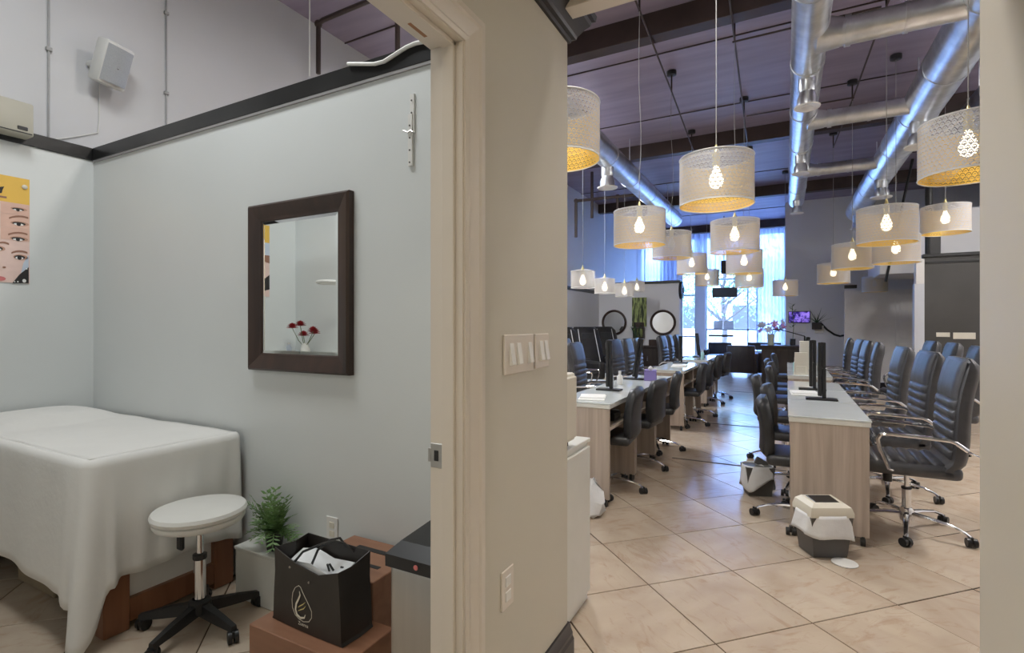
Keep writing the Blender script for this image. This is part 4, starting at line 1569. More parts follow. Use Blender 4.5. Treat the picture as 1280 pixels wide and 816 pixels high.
# ---- desk clutter
tx = thing('tissue_box', 'purple tissue box on the third desk near pedicure seats', 'box', (-1.24, 5.38, .752), .2)
MB().box(-.06, .06, -.11, .11, 0, .10, .004).build('carton', M_PURPLE, tx, smooth=False)
MB().lathe([(.02, .10), (.028, .118), (.012, .138), (.002, .145)], 9).build('tissue', M_WPAPER, tx)
for (x, y, rz, lab) in ((-1.33, 3.83, .25, 'folded white towel on the first desk near pedicure seats'), (-1.30, 7.35, .1, 'white towel lying on a middle desk near pedicure seats'), (.13, 4.88, .05, 'pale paper towel flat on the second right row desk')):
    o = MB()
    o.box(-.10, .10, -.14, .14, 0, .008, .003)
    o.box(-.095, .098, -.07, .135, .008, .015, .003, rot=Matrix.Rotation(.06, 4, 'Z'))
    o = o.build('towel', M_WPAPER, None, smooth=False)
    o.location = (x, y, .752)
    o.rotation_euler = (0, 0, rz)
    tag(o, lab, 'towel')


def bottle(x, y, z, h, r, mat, label, group=None):
    t = thing('bottle', label, 'bottle', (x, y, z), 0, group)
    MB().lathe([(r * .9, 0), (r, .006), (r, h * .6), (r * .45, h * .74), (r * .4, h * .8)], 14).build('bottle_body', mat, t)
    MB().lathe([(r * .5, h * .79), (r * .5, h), (r * .1, h)], 12).build('cap', M_WHITE, t)


bottle(-1.46, 4.72, .752, .16, .03, M_PBLUE, 'pale blue pump bottle on the second desk near pedicure seats')
bottle(-1.40, 4.82, .752, .13, .028, M_WHITE, 'short white bottle beside the blue pump bottle')
bottle(.10, 7.15, .752, .17, .03, M_TEALB, 'teal bottle on a right row desk beside the white box')
bottle(.30, 7.3, .752, .12, .025, M_WHITE, 'small white bottle on a right row desk behind the white box')
bottle(.33, 8.62, .752, .14, .028, M_CREAM, 'cream bottle on the last right row desk')
bottle(-1.25, 9.2, .752, .15, .03, M_TEALB, 'teal bottle on a far desk near pedicure seats')
dv = thing('nail_dryer', 'upright white nail dryer box on a right row desk', 'appliance', (.15, 6.80, .752))
MB().loft([[(-.075, -.06, 0), (.075, -.06, 0), (.075, .06, 0), (-.075, .06, 0)], [(-.065, -.05, .25), (.06, -.05, .25), (.06, .05, .25), (-.065, .05, .25)]]).build('case', M_CREAM, dv, smooth=False)
MB().box(-.05, .05, -.064, -.056, .02, .10, .004).build('opening', M_CREAM, dv, smooth=False)
dv2 = thing('nail_dryer', 'upright white nail dryer box with dark side on a far right row desk', 'appliance', (.25, 7.65, .752))
MB().box(-.10, .06, -.07, .07, 0, .36, .006).build('case', M_CREAM, dv2, smooth=False)
MB().box(.06, .085, -.07, .07, 0, .37, .004).build('side_panel', M_BLACK, dv2, smooth=False)
for (x, y, lab) in ((-1.25, 4.0, 'dark hand tool case on the shelf of first desk near pedicure seats'), (-1.25, 4.72, 'dark hand tool case on the shelf of second desk near pedicure seats')):
    t = thing('tool_case', lab, 'case', (x, y, .57))
    MB().box(-.07, .07, -.09, .09, 0, .06, .008).build('case_body', M_BLACK, t, smooth=False)
    MB().tube([(.07, -.03, .03), (.085, -.03, .05), (.085, .03, .05), (.07, .03, .03)], .005, 6).build('handle', M_GREYPL, t)
    o = MB().lathe([(.04, 0), (.045, .03), (.03, .05), (.008, .055)], 10).build('crumpled_towel', M_WPAPER)
    o.location = (x + .005, y + .16, .57)
    tag(o, 'small crumpled white towel beside the ' + ('first' if y < 4.5 else 'second') + ' dark tool case', 'towel')


# ---- waste bins with liners
def waste_bin(x, y, label, rz, full=True):
    t = thing('waste_bin', label, 'bin', (x, y, 0), rz)
    b = MB()
    b.loft([[(-.095, -.075, .004), (.095, -.075, .004), (.095, .075, .004), (-.095, .075, .004)], [(-.118, -.095, .235), (.118, -.095, .235), (.118, .095, .235), (-.118, .095, .235)]])
    b.build('bucket', M_GREYPL, t, smooth=False)
    lz = MB()
    rr = []
    nn = 36
    for j in range(7):
        q_ = j / 6
        row = []
        for k in range(nn):
            a = 2 * PI * k / nn
            ca, sa = math.cos(a), math.sin(a)
            xp = .5 if full else .75
            kx = .125 * math.copysign(abs(ca) ** xp, ca)
            ky = .102 * math.copysign(abs(sa) ** xp, sa)
            hang = .07 + .035 * math.sin(2 * a + .5) + .03 * math.sin(3 * a + 1.3) + (.13 * max(0, math.cos(a + .9)) ** 3 + .06 * max(0, math.cos(a - 2.8)) ** 3 if full else .09 + .05 * max(0, math.cos(a - 2)) ** 2)
            z = .245 - hang * q_
            k_ = 1 + .13 * q_ + .05 * q_ * math.sin(7 * a + 2 * q_) + .02 * q_ * math.sin(13 * a)
            row.append((kx * k_, ky * k_, max(z, .006)))
        rr.append(row)
    lz.loft(rr, True, False)
    o = lz.build('liner_bag', M_BAGPL, t, angle=70)
    o.modifiers.new('thickness', 'SOLIDIFY').thickness = .002
    if full:
        l_ = MB()
        l_.loft([[(-.122, -.098, .235), (.122, -.098, .235), (.122, .098, .235), (-.122, .098, .235)], [(-.122, -.098, .258), (.122, -.098, .258), (.122, .098, .258), (-.122, .098, .258)], [(-.112, -.088, .288), (.112, -.088, .288), (.112, .088, .293), (-.112, .088, .293)], [(-.088, -.064, .305), (.088, -.064, .305), (.088, .064, .315), (-.088, .064, .315)]])
        ld_ = l_.build('lid', M_CREAM, t, angle=20)
        MB().loft([[(-.072, -.050, .304), (.072, -.050, .304), (.072, .050, .313), (-.072, .050, .313)], [(-.066, -.045, .309), (.066, -.045, .309), (.066, .045, .318), (-.066, .045, .318)]]).build('swing_flap', M_BLACK, ld_, smooth=False)
    else:
        MB().loft([[(-.09, -.07, .20), (.09, -.07, .20), (.09, .07, .20), (-.09, .07, .20)], [(-.05, -.04, .225), (.05, -.03, .235), (.04, .04, .24), (-.05, .05, .23)]]).build('waste_paper', M_WPAPER, t, angle=60)
        MB().box(-.01, .10, .02, .05, .22, .28, .004, rot=Matrix.Rotation(.5, 4, 'Y')).build('flap_card', M_GREYPL, t, smooth=False)
    return t


waste_bin(.185, 3.49, 'grey waste bin with cream swing lid and plastic liner before the desk end', math.radians(28))
waste_bin(-.20, 4.46, 'open waste bin with bulging plastic liner beside the right row', math.radians(20), False).scale = (.88, .88, .95)
o = MB().lathe([(.06, 0), (.065, .003), (.064, .006), (.005, .007)], 24).build('floor_disc', M_WHITE)
p = on_z(1058, 694, 0)
o.location = (.285, 3.385, 0)
tag(o, 'flat white disc lying on the floor before the waste bin', 'disc')


# ---- pedicure recliners by the left wall
M_RECL = M('recliner_leather', (0.020, 0.019, 0.020), 0.38, var=0.2, scale=14)


def recliner(x, y, label):
    t = thing('pedicure_chair', label, 'chair', (x, y, 0), math.radians(-40), 'pedicure recliners along the left wall')
    t.scale = (1.08, 1.15, 1.0)
    MB().box(-.45, .75, -.36, .36, 0, .38, .04, 2).build('base', M_CREAM, t)
    MB().box(-.30, .28, -.27, .27, .38, .54, .05, 3).build('seat', M_RECL, t, angle=60)
    m_ = MB()
    rr = []
    for i in range(11):
        v = i / 10
        z = .48 + .80 * v
        x_ = -.24 - .24 * v
        hw_ = .29 - .02 * abs(2 * v - 1) ** 2 - (.06 if i == 10 else 0)
        th = .17 - .05 * v - (.04 if i == 10 else 0)
        rr.append([(x_, -hw_ + .06, z), (x_ + .02, 0, z), (x_, hw_ - .06, z), (x_ - .04, hw_, z), (x_ - th, hw_ - .04, z), (x_ - th, -hw_ + .04, z), (x_ - .04, -hw_, z)])
    m_.loft(rr)
    bk = m_.build('backrest', M_RECL, t, angle=60)
    for s_ in (-1, 1):
        MB().tube([(-.245 - .24 * v + .012, s_ * .18 * (1 - .1 * v), .50 + .77 * v) for v in (0, .25, .5, .75, .95)], .008, 6).build('piping', M_SPK, bk)
        MB().box(-.32, .25, s_ * .34 - .06, s_ * .34 + .06, .38, .68, .04, 3).build('armrest', M_RECL, t, angle=60)
    MB().box(-.46, -.435, -.12, .12, 1.02, 1.16, .01).xf(Matrix.Translation((.045, 0, 0))).build('head_pad', M_FABRICB, bk, smooth=False)
    MB().lathe([(.22, .28), (.25, .40), (.23, .40), (.20, .32), (.05, .31)], 20, c=(.52, 0, 0)).build('foot_basin', M_PBLUE, t)


recliner(-3.25, 8.45, 'black pedicure recliner with pale piping by the left wall, nearer the corridor')
recliner(-3.25, 9.75, 'black pedicure recliner with pale piping nearer the round mirrors')
recliner(-3.25, 10.95, 'black pedicure recliner last before the partition with round mirrors')

# ================================================================ PENDANT LAMPS
def shade_mesh(name, r, h, mat, parent, n=48):
    bm = bmesh.new()
    uvl = bm.loops.layers.uv.new('UVMap')
    va = [bm.verts.new((r * math.cos(2 * PI * k / n), r * math.sin(2 * PI * k / n), -h / 2)) for k in range(n)]
    vb = [bm.verts.new((r * math.cos(2 * PI * k / n), r * math.sin(2 * PI * k / n), h / 2)) for k in range(n)]
    for k in range(n):
        k2 = (k + 1) % n
        f = bm.faces.new((va[k], va[k2], vb[k2], vb[k]))
        for lp, uv in zip(f.loops, ((k / n, 0), ((k + 1) / n, 0), ((k + 1) / n, 1), (k / n, 1))):
            lp[uvl].uv = uv
        f.smooth = True
    me = bpy.data.meshes.new(name)
    bm.to_mesh(me)
    bm.free()
    me.materials.append(mat)
    o = bpy.data.objects.new(name, me)
    COL.objects.link(o)
    o.parent = parent
    return o


SH = {}


def pendant(x, y, z, label, lit=1, small=False, bend=0.0, group='drum pendant lamps'):
    R_, Hh = (.165, .23) if small else (.22, .295)
    t = thing('pendant_lamp', label, 'lamp', (x, y, z), random.uniform(0, 6), group)
    key = 's' if small else 'b'
    if key not in SH:
        if small:
            s1 = shade_mesh('shade', R_, Hh, M_SHADESM, t)
            s2 = None
        else:
            s1 = shade_mesh('shade', R_, Hh, M_SHADE, t)
            s2 = shade_mesh('shade_liner', R_ - .0015, Hh, M_SHADEIN, t)
        r1, r2 = [MB().tube(arc((0, 0, zz), R_, 0, 2 * PI * 47 / 48, 47, 'xy'), .0035, 6, wrap=True).build('rim', M_WHITE, t) for zz in (-Hh / 2, Hh / 2)]
        sp_ = MB()
        for k in range(3):
            a = 2 * PI * k / 3
            sp_.tube([(0, 0, Hh / 2 + .035), (R_ * math.cos(a), R_ * math.sin(a), Hh / 2)], .0035, 6)
        sp1 = sp_.build('spider', M_WHITE, t)
        so_ = MB().lathe([(.022, Hh / 2 - .05), (.024, Hh / 2 + .02), (.022, Hh / 2 + .035), (.012, Hh / 2 + .055), (.006, Hh / 2 + .085)], 14).build('socket', M_BRASS, t)
        bu = MB().lathe([(.014, Hh / 2 - .05), (.022, Hh / 2 - .075), (.040, Hh / 2 - .120), (.043, Hh / 2 - .145), (.034, Hh / 2 - .175), (.010, Hh / 2 - .19)], 16).build('bulb', M_BULB, t)
        SH[key] = (s1, s2, r1, r2, sp1, so_, bu)
    else:
        for nm, ob in zip(('shade', 'shade_liner', 'rim', 'rim', 'spider', 'socket', 'bulb'), SH[key]):
            if ob is None:
                continue
            rel(None, nm, ob, t)
    if not lit:
        b = [c for c in t.children if c.name.startswith('bulb')][0]
        b.data = b.data.copy()
        b.data.materials[0] = M_BULBOFF
    top = CEIL - z
    rz = t.rotation_euler.z
    cpts = [(0, 0, Hh / 2 + .08)]
    for k in range(1, 9):
        s_ = k / 9
        zz = Hh / 2 + .08 + (top - .05 - Hh / 2 - .08) * s_
        cpts.append((bend * math.sin(s_ * 9 + x) * (1 - s_), bend * .6 * math.cos(s_ * 7) * (1 - s_) * s_, zz))
    cpts.append((0, 0, top - .05))
    MB().tube(cpts, .003, 6).build('cable', M_COND, t)
    MB().lathe([(.045, top - .055), (.055, top - .05), (.055, top - .005), (.01, top)], 16).build('ceiling_rose', M_BLACK, t)
    if lit:
        light('pendant_bulb_light', 'POINT', (0, 0, Hh / 2 - .12), (9.0 if small else 15.0) * lit, (1.0, 0.86, 0.62), .03, parent=t)
    return t


LAMPS = [
    # x, y, z, label, lit, small, bend
    (-.39, 3.47, 2.22, 'large pierced white drum pendant over the aisle, first from the corridor', 1, 0, 0),
    (-.44, 5.40, 2.17, 'pierced white drum pendant over the aisle, second from the corridor', 1, 0, .01),
    (-.49, 7.40, 2.14, 'pierced white drum pendant over the aisle, third from the corridor', 1, 0, .01),
    (-.55, 9.50, 2.10, 'pierced white drum pendant over the aisle, fourth from the corridor', 1, 0, .01),
    (-.02, 11.3, 2.03, 'unlit pale drum pendant hanging before the sheer curtain', .25, 0, 0),
    (.875, 3.65, 2.28, 'large pierced white drum pendant close above the first right row chair', 1, 0, 0),
    (.76, 5.43, 2.17, 'pierced white drum pendant above the second right row high-back chair', 1, 0, 0),
    (.71, 7.50, 2.15, 'pierced white drum pendant above the fourth right row high-back chair', 1, 0, 0),
    (.64, 9.36, 2.11, 'pierced white drum pendant past the right row high-back chairs', 1, 0, 0),
    (1.55, 7.28, 2.48, 'pierced white drum pendant hung high before the charcoal partition', 1, 0, 0),
    (1.068, 7.02, 2.15, 'pierced white drum pendant above the back row of high-back chairs', 1, 0, 0),
    (1.57, 12.6, 2.13, 'unlit white drum pendant before the pale panel partition', 0, 0, 0),
    (-1.08, 2.56, 2.35, 'large pierced white drum pendant beside the end of the beige wall', 1, 0, 0),
    (-1.13, 4.49, 2.16, 'pierced white drum pendant above the first desks near the pedicure seats', 1, 0, .02),
    (-1.19, 6.23, 2.25, 'unlit pale drum pendant on a kinked cable near the pedicure seats', 0, 0, .06),
    (-1.28, 8.27, 2.25, 'pierced white drum pendant above the middle desks near pedicure seats', 1, 0, .03),
    (-1.37, 10.7, 2.24, 'pierced white drum pendant above the last desks near pedicure seats', .6, 0, .02),
    (-2.50, 6.80, 1.95, 'small translucent pendant, first over the pedicure seats', 1, 1, 0),
    (-2.57, 8.00, 1.94, 'small translucent pendant, second over the pedicure seats', 1, 1, 0),
    (-2.60, 9.25, 1.95, 'small translucent pendant, third over the pedicure seats', 1, 1, 0),
    (-2.90, 11.3, 2.16, 'small translucent pendant, last over the pedicure seats', 1, 1, 0),
]
for (x, y, z, lab, lit, sm, bd) in LAMPS:
    pendant(x, y, z, lab, lit, bool(sm), bd)

# conduits linking the ceiling roses
cd_n = 0
for pts, lab in (([(-1.08, 2.56), (-1.13, 4.49), (-1.19, 6.23), (-1.28, 8.27), (-1.37, 10.7)], 'thin dark ceiling conduit over the row near pedicure seats'),
                 ([(-.39, 3.47), (-.44, 5.40), (-.49, 7.40), (-.55, 9.5)], 'thin dark ceiling conduit over the aisle'),
                 ([(.875, 3.65), (.76, 5.43), (.71, 7.5), (.64, 9.36)], 'thin dark ceiling conduit over the right row')):
    m_ = MB()
    for a, b in zip(pts[:-1], pts[1:]):
        m_.cyl((a[0], a[1], 4.06), (b[0], b[1], 4.06), .009, n=6)
        for k_ in (a, b):
            m_.cyl((k_[0], k_[1], 4.05), (k_[0], k_[1], CEIL), .009, n=6)
    o = m_.build('ceiling_conduit', M_BEAM)
    tag(o, lab, 'conduit', 'ceiling conduits')
for (y, lab) in ((5.40, 'dark conduit crossing the ceiling before the second beam'), (7.40, 'dark conduit crossing the ceiling past the cross duct')):
    o = MB().cyl((-.46, y, 4.05), (.72, y, 4.05), .009, n=6).build('ceiling_conduit', M_BEAM)
    tag(o, lab, 'conduit', 'ceiling conduits')

# ================================================================ DUCTS
def duct_y(x, z, y0, y1, r, label, seams=1.2, hang=True):
    t = thing('air_duct', label, 'duct', (x, y0, z))
    MB().cyl((0, 0, 0), (0, y1 - y0, 0), r, n=28).build('duct_pipe', M_GALV, t)
    k = .4
    while k < y1 - y0:
        MB().cyl((0, k, 0), (0, k + .05, 0), r + .006, n=28).build('joint_collar', M_GALV, t)
        k += seams
    if hang:
        for k in (1.0, 4.0, 7.0):
            if k < y1 - y0 - .2:
                MB().cyl((0, k, r), (0, k, CEIL - z), .008, n=6).build('hanger_rod', M_GALV, t)
    return t


def register(t, x, y, z, r, drop):
    n_ = MB()
    n_.lathe([(r * .8, 0), (r * .8, -drop * .45), (r * .72, -drop * .5), (r * .95, -drop * .7), (r * .95, -drop)], 20, c=(x, y, z)).build('outlet_neck', M_GALV, t)
    MB().lathe([(r * .6, -drop - .004), (r * 1.25, -drop - .012), (r * 1.30, -drop), (r * .95, -drop + .010), (r * .6, -drop + .004)], 24, c=(x, y, z)).build('diffuser_ring', M_WHITE, t)
    MB().lathe([(r * .5, -drop - .008), (r * .55, -drop), (r * .1, -drop + .004)], 16, c=(x, y, z)).build('diffuser_plate', M_WHITE, t)


dl = duct_y(-2.22, 3.70, 4.2, 12.0, .165, 'round galvanised duct running along the left of the ceiling')
register(dl, -.02, 2.9, -.13, .11, .30)
register(dl, -.02, 5.6, -.12, .10, .28)
dc = duct_y(.17, 3.72, 2.6, 11.4, .135, 'round galvanised duct running down the centre of the ceiling')
for yy, dr in ((2.9, .27), (5.35, .25), (8.2, .24)):
    register(dc, 0, yy, -.11, .085, dr)
dr_ = duct_y(1.30, 3.70, 3.2, 13.0, .19, 'large round galvanised duct running along the right of the ceiling')
for yy in (3.85, 6.4, 9.3):
    register(dr_, -.02, yy, -.17, .11, .26)
for k, (yy, r_, lab) in enumerate(((4.88, .105, 'first'), (6.85, .09, 'second'), (9.05, .085, 'third'))):
    t = thing('branch_duct', '%s round galvanised cross duct joining the centre and right ducts' % lab, 'duct', (.17, yy, 3.66), 0, 'branch ducts between two main ducts')
    MB().cyl((.10, 0, 0), (1.02, 0, 0), r_, n=24).build('duct_pipe', M_GALV, t)
    MB().cyl((.06, 0, .02), (.22, 0, 0), r_ * 1.35, r_ * 1.05, n=24).build('take_off_collar', M_GALV, t)
    MB().cyl((.24, 0, 0), (.28, 0, 0), r_ * 1.12, n=24).build('joint_collar', M_GALV, t)
    MB().cyl((.62, 0, 0), (.65, 0, 0), r_ * 1.06, n=24).build('joint_collar', M_GALV, t)
# rectangular insulated duct behind the right round duct
t = thing('square_duct', 'pale rectangular duct above the right round duct', 'duct', (2.05, 3.0, 3.75))
MB().box(-.18, .18, 0, 7.3, -.20, .20, .01).build('duct_body', M_GALV, t, smooth=False)
for k in range(5):
    MB().box(-.19, .19, .6 + 1.4 * k, .63 + 1.4 * k, -.21, .21, .004).build('joint_collar', M_GALV, t, smooth=False)
for k_ in (1.0, 4.4, 6.8):
    MB().box(-.185, -.18, k_, k_ + .02, .1, CEIL - 3.75).build('strap', M_GALV, t, smooth=False)
pS, pT = on_y(1139, 207, 11.57), on_y(1107, 352, 11.57)
pS = pT + (pS - pT) * ((CEIL - pT.z) / (pS.z - pT.z))
tag(MB().cyl(pS, pT, .022, n=8).build('diagonal_brace', M_BLACK), 'slanted black brace before the grey upper wall', 'brace')
o = MB().cyl((2.02, 10.46, 2.45), (2.02, 10.46, CEIL), .05, n=10).build('support_post', M_BLACK)
tag(o, 'dark support post rising from the charcoal partition to the ceiling', 'post')

# sprinkler pipes near the left wall
sp2 = thing('sprinkler_pipe', 'black sprinkler pipes hanging under the ceiling by the left wall', 'pipe', (0, 0, 0))
zq = 3.55
P1 = on_y(720, 251, 9.6)
P2 = on_y(796, 243.5, 9.6)
MB().tube([P1, P2], .03, 8).build('pipe_run', M_BEAM, sp2)
MB().tube([P1, (P1.x, P1.y, P1.z - .72)], .03, 8).build('drop_pipe', M_BEAM, sp2)
P3 = on_y(740, 250, 9.62)
MB().tube([(P3.x, P3.y, CEIL), (P3.x, P3.y, P3.z - .35)], .03, 8).build('drop_pipe', M_BEAM, sp2)
P4 = on_y(772, 246, 9.62)
MB().tube([(P4.x, P4.y, P4.z), (P4.x, P4.y, P4.z - .25)], .025, 8).build('drop_pipe', M_BEAM, sp2)
MB().ball(P4, .05).build('pipe_tee', M_BEAM, sp2)
MB().ball(P1, .045).build('elbow', M_BEAM, sp2)

# ================================================================ FAR END FURNISHINGS
YP = 12.3


def round_mirror(px, py, rp, label):
    c = on_y(px, py, YP - .03)
    r_ = rp * (YP / ray(px)[1]) / FPX
    t = thing('round_mirror', label, 'mirror', (c.x, YP, c.z), 0, 'round mirrors on the partition')
    MB().tube([(r_ * math.cos(2 * PI * k / 40), -.03, r_ * math.sin(2 * PI * k / 40)) for k in range(40)], .028, 8, wrap=True).build('frame', M_DKWOOD, t)
    MB().lathe([(r_, 0), (r_, .012), (.001, .012)], 40).xf(Matrix.Translation((0, -.010, 0)) @ Matrix.Rotation(PI / 2, 4, 'X')).build('mirror_glass', M_MIRROR, t, angle=30)


round_mirror(767.5, 403, 14.5, 'round dark-framed mirror left of the green panel')
round_mirror(828.5, 403, 14.5, 'round dark-framed mirror right of the green panel')
a, b = on_y(790, 372, YP - .03), on_y(808, 408, YP - .03)
t = thing('wall_art', 'tall green patterned panel between two round mirrors', 'picture', ((a.x + b.x) / 2, YP, b.z))
MB().box(-(b.x - a.x) / 2, (b.x - a.x) / 2, -.03, 0, 0, a.z - b.z, .003).build('canvas', M_ART, t, smooth=False)
MB().box(-.12, .12, -.12, -.03, -.02, .10, .004).build('ledge', M_DKWOOD, t, smooth=False)
c = on_y(798, 416, YP - .1)
t = thing('wall_sconce', 'small dark wall cabinet below the green panel', 'cabinet', (c.x, YP, c.z))
MB().box(-.13, .13, -.12, 0, -.13, .13, .004).build('case', M_ESP, t, smooth=False)
MB().box(-.10, .10, -.128, -.118, -.10, .10, .003).build('door', M_ART, t, smooth=False)
# console with drawers
t = thing('console_cabinet', 'dark wooden console cabinet below the right round mirror', 'cabinet', (-2.78, 12.07, 0))
MB().box(-.65, .6, -.2, .2, .08, .80, .006).build('body', M_ESP, t, smooth=False)
MB().box(-.68, .63, -.23, .22, .80, .84, .004).build('top_board', M_ESP, t, smooth=False)
for k in range(3):
    d_ = MB().box(-.62 + .41 * k, -.24 + .41 * k, -.215, -.198, .12, .76, .004).build('door', M_ESP, t, smooth=False)
    MB().cyl((-.43 + .41 * k, -.225, .5), (-.43 + .41 * k, -.225, .6), .008, n=8).build('handle', M_CHROME, d_)
for (x, lab) in ((-3.12, 'small leafy plant in white pot on the dark console cabinet'),):
    t = thing('potted_plant', lab, 'plant', (x, 12.07, .84))
    MB().lathe([(.05, 0), (.065, .01), (.075, .12), (.066, .12), (.06, .10)], 16).build('pot', M_WHITE, t)
    for k in range(9):
        a = k * 2.4
        L = .16 + .08 * (k % 3)
        MB().loft([[(0, .004, .10), (0, -.004, .10)], [(math.cos(a) * L * .4 - .02 * math.sin(a), math.sin(a) * L * .4 + .02 * math.cos(a), .10 + L), (math.cos(a) * L * .4 + .02 * math.sin(a), math.sin(a) * L * .4 - .02 * math.cos(a), .10 + L)], [(math.cos(a) * L * .8, math.sin(a) * L * .8, .12 + L * 1.4), (math.cos(a) * L * .8 + .002, math.sin(a) * L * .8, .12 + L * 1.4)]], False, False).build('leaf', M_DLEAF, t, smooth=False)
o = MB().box(-.18, .18, -.10, .10, 0, .14, .006).build('basket', M_DKWOOD, None, smooth=False)
o.location = (-2.62, 12.07, .84)
tag(o, 'low brown box on the dark console cabinet', 'box')

# wall clock / fan disc at the partition end
c = on_y(853, 365, 13.0)
t = thing('wall_disc_speaker', 'black round speaker fixed at the end of the left partition', 'speaker', (-2.17, 12.36, c.z))
MB().lathe([(.20, 0), (.21, .03), (.19, .06), (.06, .08), (.01, .08)], 24).xf(Matrix.Rotation(PI / 2, 4, 'Y')).build('case', M_BLACK, t)
MB().lathe([(.07, .075), (.06, .09), (.01, .092)], 16).xf(Matrix.Rotation(PI / 2, 4, 'Y')).build('cone', M_GREYPL, t)

# hanging dark sign, black box speaker by the window
c = on_y(906, 365.5, 16.2)
t = thing('hanging_sign', 'dark hanging sign box before the tall centre window', 'sign', (c.x, 16.2, c.z))
MB().box(-.34, .34, -.05, .05, -.14, .14, .008).build('box', M_CHAR, t, smooth=False)
for s_ in (-.25, .25):
    MB().cyl((s_, 0, .14), (s_, 0, CEIL - c.z), .006, n=6).build('chain', M_BLACK, t)
c = on_y(905, 334, 15.2)
t = thing('hanging_speaker', 'tall black speaker box hung from ceiling near the window', 'speaker', (c.x, 15.2, c.z))
MB().box(-.07, .07, -.08, .08, -.18, .18, .012, 2).build('case', M_BLACK, t)
MB().cyl((0, 0, .18), (0, 0, CEIL - c.z), .012, n=8).build('hanger_rod', M_BLACK, t)
# paper notices on the glass
for k, (pa, pb) in enumerate(((892, 903.5), (905, 917))):
    a, b = on_y(pa, 401, YW + .02), on_y(pb, 411.5, YW + .02)
    o = MB().box(a.x, b.x, YW + .018, YW + .027, b.z, a.z).build('paper_notice', M_PANELW, None, smooth=False)
    tag(o, 'paper notice taped to the glass above the bar, ' + ('beside window pier' if k == 0 else 'under the forked tree trunk'), 'notice', 'paper notices on the window')
a, b = on_y(886, 418, YW + .02), on_y(917, 421, YW + .02)
o = MB().box(a.x, b.x, YW - .03, YW + .02, b.z, a.z, .004).build('push_bar', M_DKWOOD, None, smooth=False)
tag(o, 'dark horizontal push bar across the tall centre window', 'bar')

# reception counter, vase of lilies
rcx = thing('reception_counter', 'dark brown reception counter at the end of the aisle', 'counter', (-.02, 12.6, 0))
MB().box(-.45, .30, -.3, .3, 0, .84, .006).build('front', M_ESP, rcx, smooth=False)
MB().box(-.48, .33, -.34, .34, .84, .88, .004).build('top', M_ESP, rcx, smooth=False)
for k in range(3):
    MB().box(-.42 + .24 * k, -.20 + .24 * k, -.312, -.298, .08, .78, .004).build('front_panel', M_ESP, rcx, smooth=False)
ly = thing('lily_vase', 'pink lilies in a pale green vase on the reception counter', 'flowers', (-.30, 12.6, .88))
MB().lathe([(.05, 0), (.06, .01), (.075, .24), (.07, .24), (.055, .03)], 18).build('vase', M_GREENV, ly)
rd = random.Random(12)
for k in range(13):
    a = rd.uniform(0, 2 * PI)
    L = rd.uniform(.08, .26)
    c = Vector((math.cos(a) * L, math.sin(a) * L, rd.uniform(.30, .50)))
    s_ = MB().tube([(0, 0, .15), (c.x * .4, c.y * .4, .28), tuple(c)], .004, 5).build('stem', M_STEM, ly)
    fl = MB()
    for q_ in range(6):
        b = 2 * PI * q_ / 6
        ax = Vector((math.cos(a) * .7, math.sin(a) * .7 - .8, .45)).normalized()
        e1 = ax.orthogonal().normalized()
        e2 = ax.cross(e1)
        rad_ = e1 * math.cos(b) + e2 * math.sin(b)
        tip = c + rad_ * .095 + ax * .04
        md = (c + tip) / 2 - ax * .004
        pv = (e2 * math.cos(b) - e1 * math.sin(b)) * .026
        fl.poly([c, md + pv, tip, md - pv])
    fl.build('bloom', M_PINK if k % 3 else M_WPAPER, s_, smooth=False)
tp2 = thing('tall_plant', 'tall thin leafy stem plant in dark pot on the reception counter', 'plant', (.12, 12.70, .88))
MB().lathe([(.045, 0), (.055, .01), (.06, .14), (.05, .14)], 14).build('pot', M_BLACK, tp2)
MB().tube([(0, 0, .1), (.02, 0, .4), (-.01, 0, .85)], .007, 6).build('stem', M_STEM, tp2)
for k in range(26):
    z = .35 + .55 * k / 26
    a = k * 2.4
    L = .11
    p0 = Vector((.0, 0, z))
    tip = p0 + Vector((math.cos(a) * L, math.sin(a) * L, .05))
    pv = Vector((-math.sin(a), math.cos(a), 0)) * .016
    MB().poly([p0, (p0 + tip) / 2 + pv, tip, (p0 + tip) / 2 - pv]).build('leaf', M_DLEAF, tp2, smooth=False)


# dark armchairs and low table by the window
def armchair(x, y, rz, label):
    t = thing('armchair', label, 'armchair', (x, y, 0), rz, 'dark waiting armchairs by the window')
    MB().box(-.33, .33, -.30, .30, .10, .36, .03, 2).build('seat_base', M_ESP, t)
    MB().box(-.33, .33, .24, .34, .10, .80, .03, 2).build('backrest', M_ESP, t)
    for s_ in (-1, 1):
        MB().box(s_ * .33 - .05, s_ * .33 + .05, -.32, .32, .06, .60, .03, 2).build('armrest', M_ESP, t)
    MB().box(-.27, .27, -.28, .22, .36, .46, .03, 2).build('cushion', M_PBLUE, t)
    for (a, b) in ((-.3, -.27), (.3, -.27), (-.3, .28), (.3, .28)):
        MB().cyl((a, b, 0), (a, b, .1), .02, n=8).build('foot', M_CHROME, t)


armchair(-1.02, 14.6, math.radians(180), 'dark armchair with its back to the aisle by the window')
armchair(-.55, 15.3, math.radians(-90), 'dark armchair with pale cushion beside the long sheer curtain')
armchair(-1.75, 16.2, math.radians(0), 'dark armchair standing under the tall centre window')
t = thing('side_desk', 'dark high desk beside the waiting armchairs', 'desk', (-.55, 16.25, 0))
MB().box(-.42, .42, -.22, .22, .78, .82, .004).build('top', M_ESP, t, smooth=False)
for (a, b) in ((-.39, -.19), (.39, -.19), (-.39, .19), (.39, .19)):
    MB().box(a - .025, a + .025, b - .025, b + .025, 0, .78, .003).build('leg', M_ESP, t, smooth=False)
MB().box(-.37, .37, -.21, -.19, .62, .78, .002).build('apron', M_ESP, t, smooth=False)

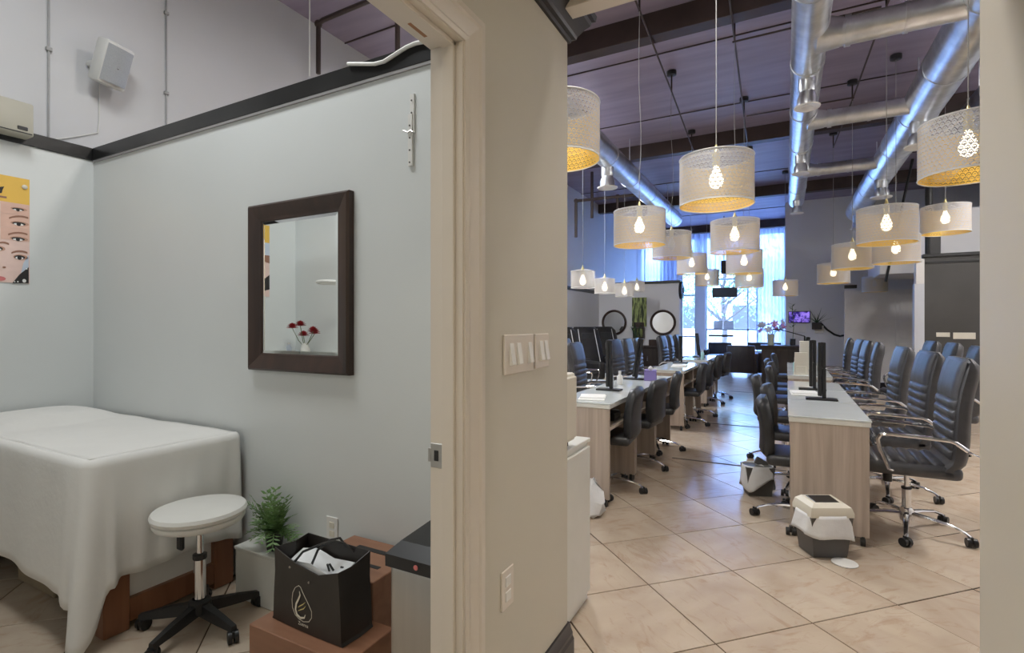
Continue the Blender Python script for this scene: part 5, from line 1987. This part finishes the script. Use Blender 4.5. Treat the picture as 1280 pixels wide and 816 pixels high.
# TV, wall box, cables on the back right wall
YT = 14.2
a, b = on_y(985.5, 389, YT - .05), on_y(1013, 403.5, YT - .05)
t = thing('wall_television', 'small wall television showing a purple picture', 'television', ((a.x + b.x) / 2, YT, (a.z + b.z) / 2))
hw_, hh_ = (b.x - a.x) / 2, (a.z - b.z) / 2
MB().box(-hw_, hw_, -.05, 0, -hh_, hh_, .006).build('casing', M_BLACK, t, smooth=False)
MB().box(-hw_ + .015, hw_ - .015, -.053, -.049, -hh_ + .015, hh_ - .015).build('screen', M_SCREEN, t, smooth=False)
c = on_y(1021, 403, YT - .08)
t = thing('wall_plant', 'dark spiky plant in a wall box beside the purple television', 'plant', (c.x, YT, c.z))
MB().box(-.10, .10, -.16, 0, -.16, .0, .006).build('wall_box', M_ESP, t, smooth=False)
for k in range(12):
    a = k * .55 - 3.1
    L = .22 + .08 * (k % 3)
    tip = Vector((math.cos(a) * L, -.08 - .05 * (k % 2), abs(math.sin(a)) * L))
    MB().poly([(-.012, -.08, 0), (.012, -.08, 0), tip]).build('leaf', M_DLEAF, t, smooth=False)
c = on_y(1024, 411, YT)
o = MB().box(c.x - .09, c.x + .09, YT - .06, YT, c.z - .10, c.z + .08, .005).build('thermostat_box', M_CREAM, None, smooth=False)
tag(o, 'cream control box on the wall under the dark spiky plant', 'box')
c = on_y(999, 411, YT)
o = MB().box(c.x - .14, c.x + .14, YT - .03, YT, c.z - .09, c.z + .07, .005).build('wall_notice', M_PANELW, None, smooth=False)
tag(o, 'pale notice board under the purple television', 'notice')
cb_ = [on_y(*p, YT - .03) for p in ((1026, 404), (1034, 412), (1043, 418), (1050, 420), (1055, 419))]
tag(MB().tube(cb_, .022, 8).build('wall_cable', M_BLACK), 'thick black cable sagging along the wall beside the television', 'cable')
la = thing('arm_lamp', 'black desk lamp with a long thin arm stretched over the far right desk', 'lamp', (.24, 8.78, .752))
MB().lathe([(.07, 0), (.07, .014), (.02, .02)], 16).build('base', M_BLACK, la)
MB().cyl((0, 0, .01), (0, 0, .40), .012, n=8).build('post', M_BLACK, la)
MB().tube([(0, 0, .40), (-.16, 0, .45), (-.34, 0, .50)], .008, 6).build('arm', M_BLACK, la)
MB().box(-.42, -.30, -.03, .03, .49, .51, .004).build('lamp_head', M_BLACK, la, smooth=False)
